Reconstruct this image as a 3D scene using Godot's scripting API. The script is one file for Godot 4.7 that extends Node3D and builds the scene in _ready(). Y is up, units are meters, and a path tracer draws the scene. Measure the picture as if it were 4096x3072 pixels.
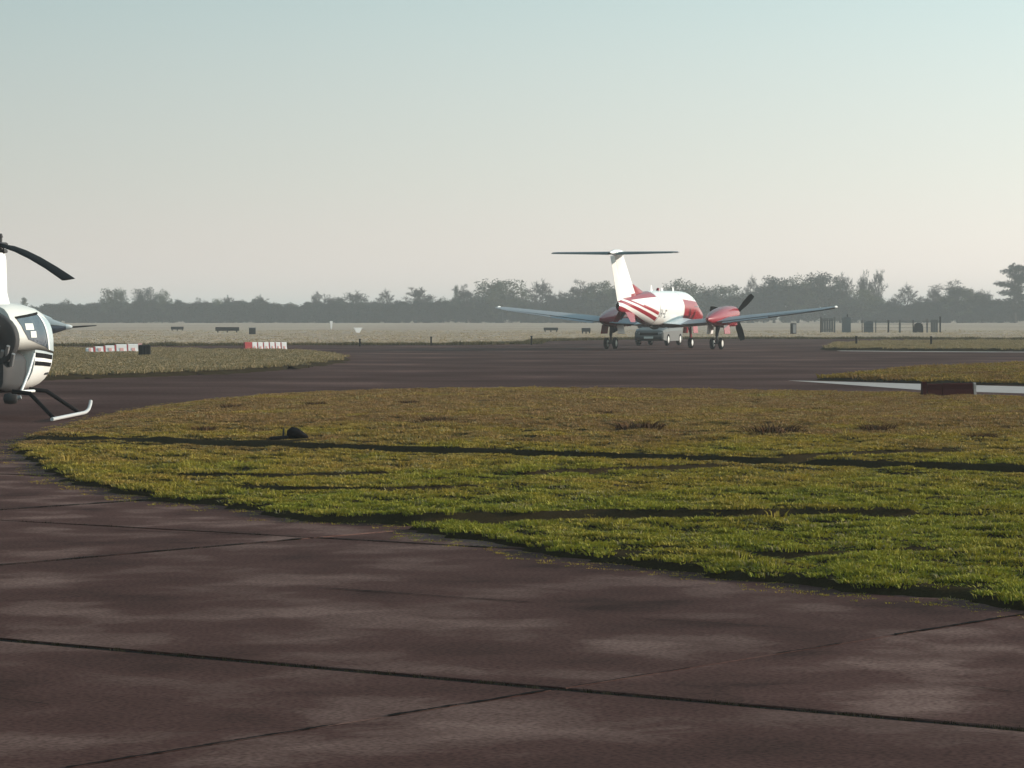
extends Node3D

# ---------------------------------------------------------------- mesh helper
class MB:
	var v := PackedVector3Array()
	var n := PackedVector3Array()
	var uv := PackedVector2Array()
	var c := PackedColorArray()
	var idx := PackedInt32Array()
	var col := Color.WHITE

	func raw(vs: PackedVector3Array, tris: PackedInt32Array, smooth: bool, uvs := PackedVector2Array(), closed := true) -> void:
		var flip := false
		if closed:
			var mid := Vector3.ZERO
			for p in vs:
				mid += p
			mid /= maxf(1.0, vs.size())
			var vol := 0.0
			for i in range(0, tris.size(), 3):
				vol += (vs[tris[i]] - mid).dot((vs[tris[i + 1]] - mid).cross(vs[tris[i + 2]] - mid))
			flip = vol > 0.0
		var base := v.size()
		if smooth:
			var nn := PackedVector3Array()
			nn.resize(vs.size())
			for i in range(0, tris.size(), 3):
				var a := tris[i]
				var b := tris[i + 1]
				var d := tris[i + 2]
				if flip:
					var t := b
					b = d
					d = t
				var fn := (vs[d] - vs[a]).cross(vs[b] - vs[a])
				nn[a] += fn
				nn[b] += fn
				nn[d] += fn
				idx.append_array([base + a, base + b, base + d])
			for i in vs.size():
				v.append(vs[i])
				n.append(nn[i].normalized() if nn[i].length() > 1e-12 else Vector3.UP)
				uv.append(uvs[i] if uvs.size() else Vector2(vs[i].x, vs[i].z))
				c.append(col)
		else:
			for i in range(0, tris.size(), 3):
				var a := tris[i]
				var b := tris[i + 1]
				var d := tris[i + 2]
				if flip:
					var t := b
					b = d
					d = t
				var fn := (vs[d] - vs[a]).cross(vs[b] - vs[a])
				if fn.length() < 1e-12:
					continue
				fn = fn.normalized()
				for k in [a, b, d]:
					idx.append(v.size())
					v.append(vs[k])
					n.append(fn)
					uv.append(uvs[k] if uvs.size() else Vector2(vs[k].x, vs[k].z))
					c.append(col)

	# rings of equal length, each a closed loop
	func loft(rings: Array, smooth := true, cap_a := true, cap_b := true, uvs := PackedVector2Array()) -> void:
		var m: int = rings[0].size()
		var vs := PackedVector3Array()
		var t := PackedInt32Array()
		for r in rings:
			for p in r:
				vs.append(p)
		for i in rings.size() - 1:
			for j in m:
				var k := (j + 1) % m
				if uvs.size() and k == 0:
					continue
				t.append_array([i * m + j, i * m + k, (i + 1) * m + k, i * m + j, (i + 1) * m + k, (i + 1) * m + j])
		if not smooth:
			if cap_a:
				for j in range(1, m - 1):
					t.append_array([0, j + 1, j])
			if cap_b:
				var o := (rings.size() - 1) * m
				for j in range(1, m - 1):
					t.append_array([o, o + j, o + j + 1])
			raw(vs, t, false, uvs)
			return
		# smooth sides, flat caps: find orientation with the caps on
		var full := t.duplicate()
		var ta := PackedInt32Array()
		for j in range(1, m - 1):
			ta.append_array([0, j + 1, j])
		var tb := PackedInt32Array()
		var o2 := (rings.size() - 1) * m
		for j in range(1, m - 1):
			tb.append_array([o2, o2 + j, o2 + j + 1])
		full.append_array(ta)
		full.append_array(tb)
		var mid := Vector3.ZERO
		for p in vs:
			mid += p
		mid /= vs.size()
		var vol := 0.0
		for i in range(0, full.size(), 3):
			vol += (vs[full[i]] - mid).dot((vs[full[i + 1]] - mid).cross(vs[full[i + 2]] - mid))
		if vol > 0.0:
			for arr in [t, ta, tb]:
				flip_tris(arr)
			t = flipped(t)
			ta = flipped(ta)
			tb = flipped(tb)
		raw(vs, t, true, uvs, false)
		if cap_a:
			raw(vs, ta, false, uvs, false)
		if cap_b:
			raw(vs, tb, false, uvs, false)

	func flip_tris(_a) -> void:
		pass

	func flipped(t: PackedInt32Array) -> PackedInt32Array:
		var r := PackedInt32Array()
		for i in range(0, t.size(), 3):
			r.append_array([t[i], t[i + 2], t[i + 1]])
		return r

	func box(x: Transform3D, s: Vector3, bev := 0.0) -> void:
		var h := s * 0.5
		var b := minf(bev, minf(h.x, minf(h.y, h.z)) * 0.9)
		if b <= 0.0:
			b = minf(h.x, minf(h.y, h.z)) * 0.04
		var rings := []
		for q in [[-h.y, b], [-h.y + b, 0.0], [h.y - b, 0.0], [h.y, b]]:
			var r := PackedVector3Array()
			var X: float = h.x - q[1]
			var Z: float = h.z - q[1]
			for p in [[X, Z - b], [X - b, Z], [-X + b, Z], [-X, Z - b], [-X, -Z + b], [-X + b, -Z], [X - b, -Z], [X, -Z + b]]:
				r.append(x * Vector3(p[0], q[0], p[1]))
			rings.append(r)
		loft(rings, false)

	func bx(p: Vector3, s: Vector3, bev := 0.0, yaw := 0.0) -> void:
		box(Transform3D(Basis(Vector3.UP, yaw), p), s, bev)

	func tube(pts: Array, radii: Array, sides := 8, smooth := true) -> void:
		var rings := []
		for i in pts.size():
			var d: Vector3 = (pts[mini(i + 1, pts.size() - 1)] - pts[maxi(i - 1, 0)]).normalized()
			var up := Vector3.UP if absf(d.y) < 0.9 else Vector3.RIGHT
			var a := d.cross(up).normalized()
			var b := a.cross(d).normalized()
			var r := PackedVector3Array()
			var rad: float = radii[i] if radii.size() > 1 else radii[0]
			for k in sides:
				var t := TAU * k / sides
				r.append(pts[i] + (a * cos(t) + b * sin(t)) * rad)
			rings.append(r)
		loft(rings, smooth)

	# disc-like body of revolution round an axis; profile of [along, radius]
	func lathe(at: Vector3, axis: Vector3, profile: Array, sides := 16, smooth := true) -> void:
		var up := Vector3.UP if absf(axis.y) < 0.9 else Vector3.RIGHT
		var a := axis.cross(up).normalized()
		var b := a.cross(axis).normalized()
		var rings := []
		for q in profile:
			var r := PackedVector3Array()
			for k in sides:
				var t := TAU * k / sides
				r.append(at + axis * q[0] + (a * cos(t) + b * sin(t)) * maxf(q[1], 0.0005))
			rings.append(r)
		loft(rings, smooth)

	# a wing-like body: sections of [leading edge point, trailing edge point, thickness, up vector]
	func foil(secs: Array) -> void:
		var prof := [[0.0, 0.0], [0.03, 0.35], [0.12, 0.75], [0.3, 1.0], [0.55, 0.8], [0.8, 0.4], [1.0, 0.06], [1.0, -0.06], [0.8, -0.25], [0.55, -0.5], [0.3, -0.65], [0.12, -0.55], [0.03, -0.28]]
		var rings := []
		for s in secs:
			var r := PackedVector3Array()
			for q in prof:
				r.append(s[0].lerp(s[1], q[0]) + s[3] * (q[1] * s[2] * 0.6))
			rings.append(r)
		loft(rings, true)

	func mesh() -> ArrayMesh:
		var a := []
		a.resize(Mesh.ARRAY_MAX)
		a[Mesh.ARRAY_VERTEX] = v
		a[Mesh.ARRAY_NORMAL] = n
		a[Mesh.ARRAY_TEX_UV] = uv
		a[Mesh.ARRAY_COLOR] = c
		a[Mesh.ARRAY_INDEX] = idx
		var m := ArrayMesh.new()
		m.add_surface_from_arrays(Mesh.PRIMITIVE_TRIANGLES, a)
		return m


var rng := RandomNumberGenerator.new()
var M := {}
var names := {}

func V2(x: float, y: float) -> Vector2:
	return Vector2(x, y)

func numbered(called: String) -> String:
	if not names.has(called):
		names[called] = 0
		return called
	names[called] += 1
	return "%s_%03d" % [called, names[called]]

func put(called: String, what, material: Material, parent: Node = null) -> MeshInstance3D:
	var o := MeshInstance3D.new()
	o.mesh = what.mesh() if what is MB else what
	o.material_override = material
	if parent == null:
		o.name = numbered(called)
		add_child(o, true)
	else:
		o.name = called
		var k := 0
		while parent.has_node(NodePath(String(o.name))):
			k += 1
			o.name = "%s_%03d" % [called, k]
		parent.add_child(o, true)
	return o

func thing(called: String, label: String, category: String, at := Vector3.ZERO, yaw := 0.0, group := "") -> Node3D:
	var o := Node3D.new()
	o.name = numbered(called)
	add_child(o, true)
	o.position = at
	o.rotation.y = yaw
	tag(o, label, category, group)
	return o

func tag(o: Node, label: String, category: String, group := "", kind := "") -> Node:
	if label:
		o.set_meta("label", label)
	if category:
		o.set_meta("category", category)
	if group:
		o.set_meta("group", group)
	if kind:
		o.set_meta("kind", kind)
	return o

func structure(called: String, what, material: Material, label := "") -> MeshInstance3D:
	var o := put(called, what, material)
	o.set_meta("kind", "structure")
	if label:
		o.set_meta("label", label)
	return o

func lin(r: float, g: float, b: float) -> Color:
	return Color(r, g, b).linear_to_srgb()

func mat(called: String, col: Color, rough := 0.6, metal := 0.0, spec := 0.5) -> StandardMaterial3D:
	var m := StandardMaterial3D.new()
	m.resource_name = called
	m.albedo_color = col
	m.roughness = rough
	m.metallic = metal
	m.metallic_specular = spec
	M[called] = m
	return m

func noise_tex(s: int, freq: float, ramp: Array, octaves := 4, size := 512, warp := 0.0, kind := FastNoiseLite.TYPE_SIMPLEX_SMOOTH) -> ImageTexture:
	var f := FastNoiseLite.new()
	f.seed = s
	f.noise_type = kind
	f.frequency = freq
	f.fractal_octaves = octaves
	if warp > 0.0:
		f.domain_warp_enabled = true
		f.domain_warp_amplitude = warp
		f.domain_warp_frequency = freq * 3.0
	var g := f.get_seamless_image(size, size)
	var im := Image.create(size, size, false, Image.FORMAT_RGB8)
	var gr := Gradient.new()
	gr.offsets = PackedFloat32Array(ramp.map(func(q): return q[0]))
	gr.colors = PackedColorArray(ramp.map(func(q): return q[1]))
	for y in size:
		for x in size:
			im.set_pixel(x, y, gr.sample(g.get_pixel(x, y).r))
	im.generate_mipmaps()
	return ImageTexture.create_from_image(im)

func tri(m: StandardMaterial3D, tex: Texture2D, scale: float, detail: Texture2D = null, scale2 := 1.0) -> void:
	m.albedo_texture = tex
	m.uv1_triplanar = true
	m.uv1_world_triplanar = true
	m.uv1_scale = Vector3.ONE * scale
	if detail:
		m.detail_enabled = true
		m.detail_blend_mode = BaseMaterial3D.BLEND_MODE_MUL
		m.detail_uv_layer = BaseMaterial3D.DETAIL_UV_2
		m.detail_albedo = detail
		m.uv2_triplanar = true
		m.uv2_world_triplanar = true
		m.uv2_scale = Vector3.ONE * scale2

func circle(at: Vector3, hw: float, hh: float, sides: int, e := 2.0) -> PackedVector3Array:
	var r := PackedVector3Array()
	for k in sides:
		var t := TAU * k / sides
		var s := sin(t)
		var c := cos(t)
		r.append(at + Vector3(signf(s) * pow(absf(s), 2.0 / e) * hw, signf(c) * pow(absf(c), 2.0 / e) * hh, 0))
	return r

# ---------------------------------------------------------------- ready
func _ready() -> void:
	rng.seed = 20240117
	camera_and_light()
	materials()
	ground()
	apron_slabs()
	grass_areas()
	wood_and_trees()
	airplane()
	helicopter()
	jet()
	car()
	barriers()
	compound()
	small_things()
	haze()

var sun_dir := Vector3.ZERO
func camera_and_light() -> void:
	var cam := Camera3D.new()
	cam.name = "camera"
	cam.position = Vector3(0, 1.6, 0)
	cam.rotation.x = -atan(69.0 / 3150.0)
	cam.fov = rad_to_deg(2.0 * atan(384.0 / 3150.0))
	cam.near = 0.1
	cam.far = 6000.0
	cam.current = true
	add_child(cam)

	var az := deg_to_rad(84.0)
	var el := deg_to_rad(12.5)
	sun_dir = Vector3(sin(az) * cos(el), sin(el), -cos(az) * cos(el))
	var sun := DirectionalLight3D.new()
	sun.name = "sun"
	sun.light_energy = 1.6
	sun.light_color = Color(1.0, 0.94, 0.87)
	sun.light_angular_distance = 0.6
	sun.shadow_enabled = true
	add_child(sun)
	sun.look_at_from_position(sun_dir * 100.0, Vector3.ZERO)

	var W := 512
	var H := 256
	var im := Image.create(W, H, false, Image.FORMAT_RGBF)
	var stops := [[0.0, Vector3(0.45, 0.415, 0.39)], [1.0, Vector3(0.44, 0.415, 0.388)], [2.4, Vector3(0.392, 0.408, 0.382)], [4.9, Vector3(0.322, 0.385, 0.384)], [7.0, Vector3(0.255, 0.350, 0.368)], [18.0, Vector3(0.20, 0.30, 0.325)], [45.0, Vector3(0.115, 0.20, 0.255)], [90.0, Vector3(0.075, 0.145, 0.205)]]
	for y in H:
		var e := 90.0 - (y + 0.5) / H * 180.0
		var b := Vector3(0.3, 0.28, 0.25)
		if e >= 0.0:
			for i in stops.size() - 1:
				if e >= stops[i][0] and e <= stops[i + 1][0]:
					var t: float = (e - stops[i][0]) / (stops[i + 1][0] - stops[i][0])
					b = stops[i][1].lerp(stops[i + 1][1], t)
		for x in W:
			var ph := (x + 0.5) / W * TAU
			var d := Vector3(sin(ph) * cos(deg_to_rad(e)), sin(deg_to_rad(e)), -cos(ph) * cos(deg_to_rad(e)))
			var m := 0.5 + 0.5 * d.dot(sun_dir)
			var warm := Vector3(1.0, 0.95, 0.88)
			var q := b * 1.0 * (Vector3.ONE + warm * (4.9 * m * m * m))
			im.set_pixel(x, y, Color(q.x, q.y, q.z))
	var sky := Sky.new()
	var pm := PanoramaSkyMaterial.new()
	pm.panorama = ImageTexture.create_from_image(im)
	sky.sky_material = pm
	var env := Environment.new()
	env.background_mode = Environment.BG_SKY
	env.sky = sky
	env.tonemap_mode = Environment.TONE_MAPPER_LINEAR
	env.tonemap_exposure = 1.0
	env.sdfgi_enabled = true
	env.ssao_enabled = true
	env.ssil_enabled = true
	env.fog_enabled = true
	env.fog_density = 0.0005
	env.fog_light_color = Color(0.94, 0.95, 0.95)
	var we := WorldEnvironment.new()
	we.name = "environment"
	we.environment = env
	add_child(we)

func haze() -> void:
	pass

# ---------------------------------------------------------------- materials
func materials() -> void:
	var fine := noise_tex(3, 0.09, [[0.0, Color(0.72, 0.70, 0.70)], [0.45, Color(0.9, 0.89, 0.88)], [0.7, Color(1, 1, 1)], [1.0, Color(1.0, 0.98, 0.94)]], 4, 512)
	var grit := noise_tex(4, 0.16, [[0.0, Color(0.60, 0.58, 0.57)], [0.32, Color(0.80, 0.79, 0.78)], [0.5, Color(0.90, 0.89, 0.88)], [0.7, Color(0.96, 0.96, 0.95)], [1.0, Color(1, 1, 1)]], 6, 512)
	M.fine = fine
	M.grit = grit
	for k in 3:
		var t := 1.0 + 0.07 * (k - 1)
		var m := mat("concrete_%d" % k, Color.WHITE, 0.9, 0.0, 0.12)
		tri(m, noise_tex(10 + k, 0.012, [[0.0, lin(0.050 * t, 0.024 * t, 0.020 * t)], [0.26, lin(0.092 * t, 0.045 * t, 0.038 * t)], [0.42, lin(0.108 * t, 0.052 * t, 0.044 * t)], [0.56, lin(0.122 * t, 0.060 * t, 0.051 * t)], [0.64, lin(0.152 * t, 0.083 * t, 0.070 * t)], [1.0, lin(0.28 * t, 0.17 * t, 0.145 * t)]], 7, 512, 32.0), 0.10 + 0.02 * k, grit, 0.37)
	var ta := mat("taxiway", Color.WHITE, 0.95, 0.0, 0.08)
	tri(ta, noise_tex(15, 0.008, [[0.0, lin(0.062, 0.030, 0.026)], [0.5, lin(0.100, 0.053, 0.047)], [0.75, lin(0.131, 0.072, 0.063)], [1.0, lin(0.21, 0.122, 0.106)]], 6, 512, 40.0), 0.035, grit, 0.14)
	mat("bitumen", lin(0.012, 0.009, 0.008), 0.9, 0.0, 0.1)
	var soil := mat("soil", Color.WHITE, 1.0, 0.0, 0.05)
	soil.vertex_color_use_as_albedo = true
	tri(soil, fine, 0.8, grit, 2.0)
	var fld := mat("field", Color.WHITE, 1.0, 0.0, 0.1)
	tri(fld, noise_tex(18, 0.006, [[0.0, lin(0.38, 0.275, 0.20)], [0.5, lin(0.48, 0.36, 0.275)], [0.75, lin(0.52, 0.40, 0.30)], [1.0, lin(0.44, 0.38, 0.26)]], 5, 512), 0.012, fine, 0.11)
	var gr := mat("grass", Color.WHITE, 0.75, 0.0, 0.3)
	gr.vertex_color_use_as_albedo = true
	gr.backlight_enabled = true
	gr.backlight = Color(0.7, 0.7, 0.5)
	var lf := mat("leaf", lin(0.030, 0.037, 0.020), 0.9, 0.0, 0.1)
	lf.backlight_enabled = true
	lf.backlight = Color(0.3, 0.3, 0.2)
	mat("leaf_dark", lin(0.022, 0.028, 0.018), 0.9, 0.0, 0.1)
	mat("bark", lin(0.05, 0.042, 0.036), 0.95, 0.0, 0.1)
	mat("white_paint", lin(0.82, 0.81, 0.79), 0.35)
	mat("cream_paint", lin(0.80, 0.78, 0.74), 0.35)
	mat("red_paint", lin(0.27, 0.018, 0.030), 0.25)
	mat("wing_grey", lin(0.31, 0.31, 0.325), 0.55, 0.0, 0.3)
	mat("deice_black", lin(0.03, 0.033, 0.04), 0.6)
	mat("elevator_shade_green", lin(0.02, 0.045, 0.042), 0.5)  # shade on the tail's rear edge painted in as dark green
	mat("rubber", lin(0.010, 0.009, 0.010), 0.9, 0.0, 0.15)
	mat("black_paint", lin(0.008, 0.007, 0.008), 0.75, 0.0, 0.2)
	mat("dark_metal", lin(0.045, 0.043, 0.044), 0.6, 0.0, 0.3)
	mat("steel", lin(0.42, 0.42, 0.42), 0.4, 0.6)
	mat("rim_white", lin(0.7, 0.68, 0.64), 0.4)
	mat("shell_grey", lin(0.60, 0.585, 0.55), 0.4)
	mat("skid_grey", lin(0.46, 0.45, 0.44), 0.5)
	mat("window_dark", lin(0.05, 0.06, 0.08), 0.12)
	mat("window_pale", lin(0.42, 0.47, 0.48), 0.2)  # opaque; sky showing through glass painted as a pale tone
	mat("tinted_glass", lin(0.015, 0.018, 0.022), 0.1)
	mat("jet_blue", lin(0.055, 0.068, 0.10), 0.4)
	mat("jet_grey", lin(0.34, 0.37, 0.38), 0.4)
	mat("barrier_white", lin(0.80, 0.76, 0.74), 0.45)
	mat("barrier_red", lin(0.42, 0.045, 0.045), 0.45)
	mat("barrier_pink", lin(0.70, 0.36, 0.33), 0.45)
	mat("barrier_shaded_red", lin(0.055, 0.009, 0.008), 0.7, 0.0, 0.15)  # barrier red darkened all over to paint in shade
	mat("concrete_pale", lin(0.52, 0.46, 0.43), 0.62)
	tri(M.concrete_pale, noise_tex(21, 0.02, [[0.0, lin(0.66, 0.57, 0.53)], [0.6, lin(0.80, 0.70, 0.655)], [1.0, lin(0.86, 0.77, 0.73)]], 4, 256), 0.25)
	mat("post_grey", lin(0.13, 0.125, 0.12), 0.8, 0.0, 0.2)
	mat("post_dark", lin(0.025, 0.023, 0.022), 0.85, 0.0, 0.2)
	mat("cabinet", lin(0.085, 0.095, 0.10), 0.6)
	mat("car_silver", lin(0.14, 0.135, 0.13), 0.45, 0.0, 0.3)
	mat("number_plate", lin(0.6, 0.6, 0.55), 0.5)
	mat("lamp_glass", lin(0.5, 0.5, 0.5), 0.15)
	mat("bristle", lin(0.095, 0.052, 0.028), 1.0, 0.0, 0.05)

# ---------------------------------------------------------------- ground
func poly_sheet(poly: PackedVector2Array, y: float, thick: float) -> MB:
	var mb := MB.new()
	var t := Geometry2D.triangulate_polygon(poly)
	var vs := PackedVector3Array()
	var id := PackedInt32Array()
	for p in poly:
		vs.append(Vector3(p.x, y, p.y))
	for i in range(0, t.size(), 3):
		var a := poly[t[i]]
		var b := poly[t[i + 1]]
		var d := poly[t[i + 2]]
		var up := (Vector3(d.x - a.x, 0, d.y - a.y)).cross(Vector3(b.x - a.x, 0, b.y - a.y)).y > 0
		id.append_array([t[i], t[i + 1], t[i + 2]] if up else [t[i], t[i + 2], t[i + 1]])
	mb.raw(vs, id, false, PackedVector2Array(), false)
	if thick > 0.0:
		var m := poly.size()
		for i in m:
			var a := poly[i]
			var b := poly[(i + 1) % m]
			var q := PackedVector3Array([Vector3(a.x, y, a.y), Vector3(b.x, y, b.y), Vector3(b.x, y - thick, b.y), Vector3(a.x, y - thick, a.y)])
			var outw := Vector3(b.y - a.y, 0, -(b.x - a.x))
			var mid := (a + b) * 0.5 + Vector2(outw.x, outw.z).normalized() * 0.01
			var inside := Geometry2D.is_point_in_polygon(mid, poly)
			var fn := (q[2] - q[0]).cross(q[1] - q[0])
			var want := -outw if inside else outw
			mb.raw(q, PackedInt32Array([0, 1, 2, 0, 2, 3] if fn.dot(want) > 0 else [0, 2, 1, 0, 3, 2]), false, PackedVector2Array(), false)
	return mb

const U := Vector2(0.798, 0.602)
const W := Vector2(0.602, -0.798)
func uw(u: float, w: float) -> Vector2:
	return U * u + W * w

func ground() -> void:
	var g := MB.new()
	var S := 2200.0
	g.raw(PackedVector3Array([Vector3(-S, -0.06, 60), Vector3(S, -0.06, 60), Vector3(S, -0.06, -3400), Vector3(-S, -0.06, -3400)]), PackedInt32Array([0, 2, 1, 0, 3, 2]), false, PackedVector2Array(), false)
	structure("ground", g, M.field, "dry tan airfield grass running flat to the far trees")
	# the taxiway behind the slab apron
	var a := uw(-60, 28.46)
	var b := uw(40, 28.46)
	var ed := edge_line()
	var poly := PackedVector2Array([b, Vector2(60, b.y), Vector2(60, -199)])
	for i in range(ed.size() - 1, -1, -1):
		poly.append(ed[i])
	poly.append(Vector2(-60, -152))
	poly.append(a)
	structure("taxiway", poly_sheet(poly, 0.0, 0.08), M.taxiway, "purplish brown taxiway under the parked aeroplane")
	var strip := PackedVector2Array([V2(6.75, -76.9), V2(8.80, -66.6), V2(10.44, -64.21), V2(14.05, -59.96), V2(15.41, -65.76), V2(11.42, -70.22), V2(9.54, -72.9)])
	structure("pavement", edge_strip([V2(14.6, -141.6), V2(18.21, -138.7), V2(22.25, -136.9), V2(33.28, -133.53)], 2.0), M.concrete_pale, "thin pale concrete edge in front of the far right verge")
	structure("pavement", poly_sheet(strip, 0.005, 0.02), M.concrete_pale, "pale concrete wedge along the edge of the right grass verge")

func edge_strip(pts: Array, wide: float) -> MB:
	var poly := PackedVector2Array()
	for p in pts:
		poly.append(p)
	for i in range(pts.size() - 1, -1, -1):
		poly.append(pts[i] + Vector2(0, wide))
	return poly_sheet(poly, 0.005, 0.02)

func edge_line() -> PackedVector2Array:
	return PackedVector2Array([V2(-42.63, -152.20), V2(-25.82, -158.86), V2(-21.46, -161.21), V2(-12.35, -166.13), V2(-2.63, -168.71), V2(1.13, -174.10), V2(1.67, -192.58), V2(9.04, -209.23), V2(18.44, -211.26), V2(27.23, -207.24), V2(33.05, -203.37), V2(52.63, -199.64)])

func apron_slabs() -> void:
	var root := Node3D.new()
	root.name = "apron"
	add_child(root)
	root.set_meta("kind", "structure")
	root.set_meta("label", "brown concrete apron of large slabs with dark joints")
	var fill := MB.new()
	var q := [uw(-60, -8), uw(40, -8), uw(40, 28.6), uw(-60, 28.6)]
	fill.raw(PackedVector3Array([Vector3(q[0].x, -0.007, q[0].y), Vector3(q[1].x, -0.007, q[1].y), Vector3(q[2].x, -0.007, q[2].y), Vector3(q[3].x, -0.007, q[3].y)]), PackedInt32Array([0, 2, 1, 0, 3, 2]), false, PackedVector2Array(), false)
	put("joint_filler", fill, M.bitumen, root)
	var us := [-60.0, -46.0, -32.0, -25.0, -18.93, -14.75, -7.94, -1.13, 5.7, 12.5, 40.0]
	var ws := [-8.0, 4.53, 10.87, 17.2, 22.2, 28.45]
	var gapw := {1.36: 0.03, 4.53: 0.03, 7.7: 0.012, 10.87: 0.10, 14.05: 0.016, 17.2: 0.045, 22.2: 0.04, 28.45: 0.05, -8.0: 0.03}
	var gapu := {-7.94: 0.010, -14.75: 0.05, -18.93: 0.08, -25.0: 0.04}
	var wob := FastNoiseLite.new()
	wob.seed = 5
	wob.frequency = 0.8
	for j in ws.size() - 1:
		for i in us.size() - 1:
			var u0: float = us[i] + gapu.get(us[i], 0.03) * 0.5
			var u1: float = us[i + 1] - gapu.get(us[i + 1], 0.03) * 0.5
			var w0: float = ws[j] + gapw.get(ws[j], 0.03) * 0.5
			var w1: float = ws[j + 1] - gapw.get(ws[j + 1], 0.03) * 0.5
			if j == ws.size() - 2:
				w1 = ws[j + 1]
			var h := rng.randf_range(-0.0015, 0.001)
			# outline with worn, slightly wavering edges
			var ring := PackedVector2Array()
			var steps := 26
			for e in 4:
				var p0: Vector2 = [uw(u0, w0), uw(u1, w0), uw(u1, w1), uw(u0, w1)][e]
				var p1: Vector2 = [uw(u1, w0), uw(u1, w1), uw(u0, w1), uw(u0, w0)][e]
				var nrm := (p1 - p0).orthogonal().normalized()
				for k in steps:
					var p := p0.lerp(p1, float(k) / steps)
					ring.append(p + nrm * (wob.get_noise_2d(p.x * 2.0, p.y * 2.0) * 0.012))
			var mid := uw((u0 + u1) * 0.5, (w0 + w1) * 0.5)
			var ra := PackedVector3Array()
			var rb := PackedVector3Array()
			var rc := PackedVector3Array()
			for p in ring:
				var inn := p + (mid - p).normalized() * 0.006
				ra.append(Vector3(p.x, -0.12, p.y))
				rb.append(Vector3(p.x, h - 0.003, p.y))
				rc.append(Vector3(inn.x, h, inn.y))
			var mb := MB.new()
			mb.loft([ra, rb, rc], false, false, true)
			put("slab", mb, M["concrete_%d" % rng.randi_range(0, 2)], root)
	cracks(root)

# cracks sealed with bitumen that wander over the slabs
func cracks(root: Node) -> void:
	var f := FastNoiseLite.new()
	f.seed = 9
	f.frequency = 1.7
	for q in [[V2(-1.15, -18.45), V2(0.15, -17.45), 0.03], [V2(-3.0, -23.4), V2(-1.75, -22.75), 0.035], [V2(-2.5, -13.4), V2(-1.9, -12.9), 0.012], [V2(0.6, -16.6), V2(1.5, -16.0), 0.014], [V2(0.9, -10.9), V2(1.5, -10.2), 0.010], [V2(-1.3, -12.0), V2(-0.5, -12.3), 0.010], [V2(-2.9, -17.6), V2(-2.2, -17.9), 0.016], [V2(1.9, -13.6), V2(2.4, -13.0), 0.012], [uw(-7.94, 7.9), uw(-7.94, 9.4), 0.035], [uw(-7.94, 9.7), uw(-7.94, 10.8), 0.045], [uw(-7.94, 10.95), uw(-7.94, 11.9), 0.02], [uw(-7.94, 12.6), uw(-7.94, 13.2), 0.022], [uw(-7.94, 13.7), uw(-7.94, 15.6), 0.05], [uw(-14.75, 11.2), uw(-14.75, 13.0), 0.03], [uw(-14.75, 13.2), uw(-14.75, 17.1), 0.055], [uw(-18.93, 17.3), uw(-18.93, 22.1), 0.09], [uw(-24.5, 22.2), uw(-19.2, 22.2), 0.05], [uw(-24.0, 17.2), uw(-19.0, 17.2), 0.02], [uw(-17.5, 17.2), uw(-14.9, 17.2), 0.035], [uw(-14.75, 17.2), uw(-11.6, 17.2), 0.065]]:
		var mb := MB.new()
		var n := 44
		var a := PackedVector3Array()
		var id := PackedInt32Array()
		var side: Vector2 = (q[1] - q[0]).orthogonal().normalized()
		for i in n + 1:
			var p: Vector2 = q[0].lerp(q[1], float(i) / n)
			p += side * f.get_noise_2d(p.x * 1.3, p.y * 1.3) * (0.12 if q[0].distance_to(q[1]) < 1.61 and absf(side.dot(U)) < 0.97 and absf(side.dot(W)) < 0.97 else 0.012)
			var w: float = q[2] * (0.25 + absf(f.get_noise_2d(p.x * 4.0 + 9.0, p.y * 4.0)) * 1.6) * (1.0 if i > 0 and i < n else 0.1)
			a.append(Vector3(p.x - side.x * w * 0.5, 0.0045, p.y - side.y * w * 0.5))
			a.append(Vector3(p.x + side.x * w * 0.5, 0.0045, p.y + side.y * w * 0.5))
		for i in n:
			id.append_array([i * 2, i * 2 + 1, i * 2 + 3, i * 2, i * 2 + 3, i * 2 + 2])
		var fn := (a[3] - a[0]).cross(a[1] - a[0])
		mb.raw(a, id if fn.y > 0 else mb.flipped(id), false, PackedVector2Array(), false)
		put("crack", mb, M.bitumen, root)

# ---------------------------------------------------------------- grass
func seg_dist(p: Vector2, a: Vector2, b: Vector2) -> float:
	var ab := b - a
	var t := clampf((p - a).dot(ab) / ab.length_squared(), 0.0, 1.0)
	return p.distance_to(a + ab * t)

func poly_dist(p: Vector2, poly: PackedVector2Array) -> float:
	var d := 1e9
	var m := poly.size()
	for i in m:
		d = minf(d, seg_dist(p, poly[i], poly[(i + 1) % m]))
	return d if Geometry2D.is_point_in_polygon(p, poly) else -d

func beyond(p: Vector2, l: PackedVector2Array) -> bool:   # on the side of the line away from the apron
	for i in l.size() - 1:
		if p.x >= l[i].x and p.x < l[i + 1].x:
			return p.y < l[i].y + (l[i + 1].y - l[i].y) * (p.x - l[i].x) / (l[i + 1].x - l[i].x)
	return false

func line_dist(p: Vector2, l: PackedVector2Array) -> float:
	var d := 1e9
	for i in l.size() - 1:
		d = minf(d, seg_dist(p, l[i], l[i + 1]))
	return d

var na := FastNoiseLite.new()
var nb := FastNoiseLite.new()
var nc := FastNoiseLite.new()
var rut_lines := []
var isle := PackedVector2Array()

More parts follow.
